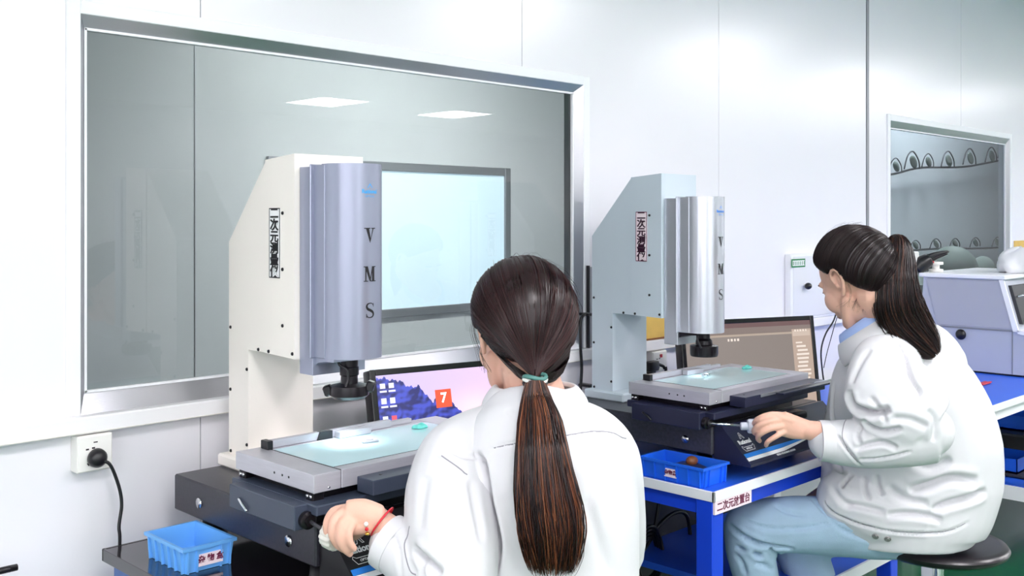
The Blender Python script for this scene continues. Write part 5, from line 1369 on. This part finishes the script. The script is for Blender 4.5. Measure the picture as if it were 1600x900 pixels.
    CR2 = [
        ([(1420, 767), (1452, 759), (1487, 748), (1527, 753)], .012, .019, .45), ([(1457, 800), (1479, 788), (1511, 780), (1541, 767)], .010, .017, .45),
        ([(1385, 805), (1420, 803), (1452, 807), (1471, 813)], .008, .013, .45), ([(1319, 788), (1348, 792), (1383, 801)], .008, .010, .45),
        ([(1423, 719), (1457, 730), (1486, 717)], .012, .012, .4), ([(1388, 760), (1410, 778), (1450, 786)], .010, .008, .4),
        ([(1332, 741), (1322, 752), (1315, 763)], .004, .012, .4), ([(1350, 745), (1352, 765), (1358, 782)], .006, .008, .4), ([(1370, 742), (1372, 760), (1380, 775)], .006, .006, .4),
        ([(1326, 610), (1333, 634), (1352, 644), (1372, 645), (1391, 638)], .009, .026, .35), ([(1349, 655), (1362, 668), (1385, 675), (1409, 668)], .007, .013, .4),
        ([(1393, 524), (1408, 542), (1416, 556), (1419, 579), (1428, 598), (1437, 612), (1431, 626)], .005, .012, .35),
        ([(1337, 702), (1360, 694), (1382, 692), (1402, 701)], .006, .010, .45), ([(1308, 680), (1318, 694), (1330, 710), (1346, 728)], .004, .007, .5),
        ([(1340, 718), (1380, 716), (1425, 705)], .004, .006, .3), ([(1360, 620), (1375, 640), (1385, 660)], .006, .006, .4),
        ([(1450, 640), (1462, 660), (1458, 690)], .008, .006, .4), ([(1346, 664), (1340, 680), (1344, 695)], .005, .007, .4), ([(1390, 655), (1420, 655), (1450, 668)], .008, .007, .4),
        ([(1516, 610), (1490, 660), (1470, 710)], .014, .004, .3), ([(1300, 700), (1310, 730), (1330, 760)], .008, .007, .4), ([(1292, 730), (1306, 770), (1330, 795)], .008, .007, .4),
        ([(1287, 782), (1300, 800), (1330, 815), (1367, 826), (1409, 833), (1447, 834), (1481, 831), (1515, 815)], .0035, .006, .35),
        ([(1360, 545), (1340, 575), (1330, 600)], .008, .005, .3), ([(1310, 560), (1304, 600), (1300, 640), (1306, 670)], .008, .009, .3)]
    creases(jm, CR2[:9]+CR2[-5:]); creases(sm, CR2[9:19]+CR2[-2:-1])
    jo = finish('jacket', jm, M['cotton'], t); so = finish('sleeve', sm, M['cotton'], jo)
    seam('cuff_seam', bvh_of(sm), [(1322, 656), (1316, 680), (1326, 706), (1340, 722)], M['stitch'], so)
    seam('hem_seam', bvh_of(jm), [(1290, 782), (1300, 797), (1330, 813), (1367, 824), (1409, 831), (1447, 832), (1481, 829), (1508, 817)], M['stitch'], jo)
    bj = bvh_of(jm)
    for (x, y) in ((1368, 838), (1387, 842)):
        h, n = hit(bj, x, y)
        if h is not None:
            q = n.to_track_quat('Z', 'Y').to_matrix().to_4x4()
            MB().lathe([(.0001, .003), (.0035, .0034), (.0045, .002), (.007, .0028), (.0085, .001), (.0085, -.001)], (0, 0, 0), 20).xf(Matrix.Translation(h) @ q).build('snap_button', mat('snap_metal', rgb(150, 148, 148), .35, .5), jo, 60)
    cf = MB()
    ring_band('cuff', P(1290, 689, 2.459), P(1290, 690, 2.458)-P(1335, 692, 2.452), (.0525, .0485), .030, M['cotton'], t)
    # collars: shirt inside, jacket outside
    cc = P(1350, 503, 2.575); Fd = (F*.78+Vector((0, 0, -.62))).normalized()
    collar('shirt_collar', cc+Vector((0, 0, .010)), Fd, Lr, .076, .064, .03, .035, .010, M['shirt'], t, gap=24)
    collar('jacket_collar', cc+Vector((0, 0, -.008))-F*.006, Fd, Lr, .086, .074, .034, .052, .020, M['cotton'], t, gap=20)
    # jeans
    q = bmesh.new()
    seg(q, [P(1430, 822, 2.64), P(1340, 823, 2.635), P(1250, 819, 2.645), P(1170, 824, 2.66)], [.084, .076, .073, .066], 20)
    seg(q, [P(1172, 826, 2.66), P(1174, 870, 2.665), P(1186, 940, 2.67), W((1195-800)/1600*2.68, 2.68, .12)], [.066, .064, .060, .052], 18)
    seg(q, [P(1450, 812, 2.77), P(1330, 822, 2.82), P(1232, 832, 2.86)], [.095, .082, .068], 18)
    seg(q, [P(1236, 834, 2.86), P(1258, 880, 2.85), P(1285, 950, 2.83), W((1330-800)/1600*2.80, 2.80, .12)], [.068, .070, .064, .052], 18)
    seg(q, [P(1438, 822, 2.64), P(1446, 822, 2.78)], [.085, .085], 18)
    qm = voxel(q, .0062, 5)
    wnoise(qm, .0022, 30, 4)
    creases(qm, [([(1128, 835), (1150, 855), (1185, 868), (1225, 870)], .006, 0.0195, .45), ([(1140, 820), (1165, 840), (1200, 852), (1240, 858)], .006, 0.0150, .45),
                 ([(1160, 812), (1200, 826), (1250, 826), (1300, 818)], .005, 0.0075, .4), ([(1175, 845), (1210, 862), (1235, 866)], .005, 0.0120, .4),
                 ([(1270, 780), (1290, 800), (1320, 815)], .006, 0.0105, .4), ([(1180, 880), (1195, 884), (1210, 892)], .006, 0.0090, .4),
                 ([(1290, 805), (1320, 830), (1370, 845)], .005, 0.0075, .4), ([(1210, 790), (1230, 800), (1260, 806)], .006, 0.0060, .4), ([(1150, 865), (1160, 880), (1165, 898)], .006, 0.0075, .4)])
    finish('jeans', qm, M['denim'], t)
    for hip, kn, an in legs:
        yaw = math.atan2(F.y, F.x); c = an+F*.05; c.z = .041
        MB().sph((0, 0, 0), (.118, .046, .040), 20).xf(Matrix.Translation(c) @ Matrix.Rotation(yaw, 4, 'Z')).build('shoe', M['shoe'], t, True)
    # hair
    line = [(-180, -58), (-160, -56), (-135, -56), (-112, -42), (-99, -24), (-90, 4), (-80, 6), (-72, 2), (-55, 16), (-38, 28), (0, 40), (38, 28), (55, 16), (72, 2), (80, 6), (90, 4), (99, -24), (112, -42), (135, -56), (160, -56)]
    tie = P(1396, 379, 2.56); tl = H.inverted() @ tie
    ho, tw = hair_cap(H, line, tl, (.112, .090, .106), t, (.010, .0045, .006), (.035, .014, .012), 31, nst=900)
    nv = camdir(1, 0)
    pts = [P(1392, 378, 2.548), P(1404, 379, 2.535), P(1405, 402, 2.505), P(1401, 440, 2.472), P(1405, 480, 2.465), P(1424, 512, 2.50), P(1446, 538, 2.49), P(1463, 556, 2.485)]
    for k in range(3, 8):
        px, py = [(1401, 440), (1406, 480), (1423, 512), (1446, 538), (1463, 556)][k-3]
        h, n = hit(bj, px, py)
        if h is not None: pts[k] = P(px, py, min((h.x+h.y)/S2-.030, 2.47))
    cols = [(.008, .004, .006), (.018, .008, .008), (.045, .017, .012), (.11, .045, .03)]
    ponytail(pts, [.014, .023, .037, .050, .058, .052, .038, .012], [.014, .020, .022, .026, .026, .022, .018, .008], t, cols, 41, N=1700, endj=.22)
    c = P(1394, 379, 2.552); ax = (pts[2]-pts[0]).normalized(); qm_ = Matrix.Translation(c) @ ax.to_track_quat('Z', 'Y').to_matrix().to_4x4()
    MB().tube([qm_ @ Vector((.016*math.cos(a), .016*math.sin(a), 0)) for a in np.linspace(0, 2*math.pi, 25)], .0045, 8, 1).build('hair_tie', M['black'], t, True)
    MB().box(-.010, .010, -.002, .002, -.006, .006, .0015).xf(Matrix.Translation(P(1381, 388, 2.495)) @ Matrix.Rotation(-.6, 4, 'Y')).build('hair_clip', M['white'], ho)
    # wisps in front of the ear and at the nape
    r = np.random.default_rng(6); N = 56; K = 14; paths = np.zeros((N, K, 3))
    for i in range(N):
        u = r.uniform(0, 1)
        if i < 8: a = [(1322+3*u, 440), (1327+3*u, 455), (1324+5*u, 468), (1316+6*r.normal(), 480)]; D0 = 2.468
        elif i < 58: a = [(1345+18*u, 440+8*u), (1342+16*u, 455), (1336+18*u, 470), (1330+22*u, 480+6*r.normal())]; D0 = 2.488
        else: a = [(1272+3*u, 395), (1262+4*u, 405), (1262+3*u, 418), (1268+3*r.normal(), 428)]; D0 = 2.55
        pp = np.array(crom([P(x+r.normal(0, .6), y, D0) for x, y in a], 5))
        ii = np.linspace(0, len(pp)-1, K); paths[i] = np.stack([np.interp(ii, range(len(pp)), pp[:, j]) for j in range(3)], 1)
    link('loose_hair', strand_mesh(paths, np.full((N, K), .00016), np.ones((N, K, 3))*np.array([.10, .05, .035])), M['hair'], ho)['kind'] = 'stuff'
    stool(W((1466-800)/1600*2.68, 2.68, 0), 'black round stool under the person at the right machine', .545)
    return t
person_two()
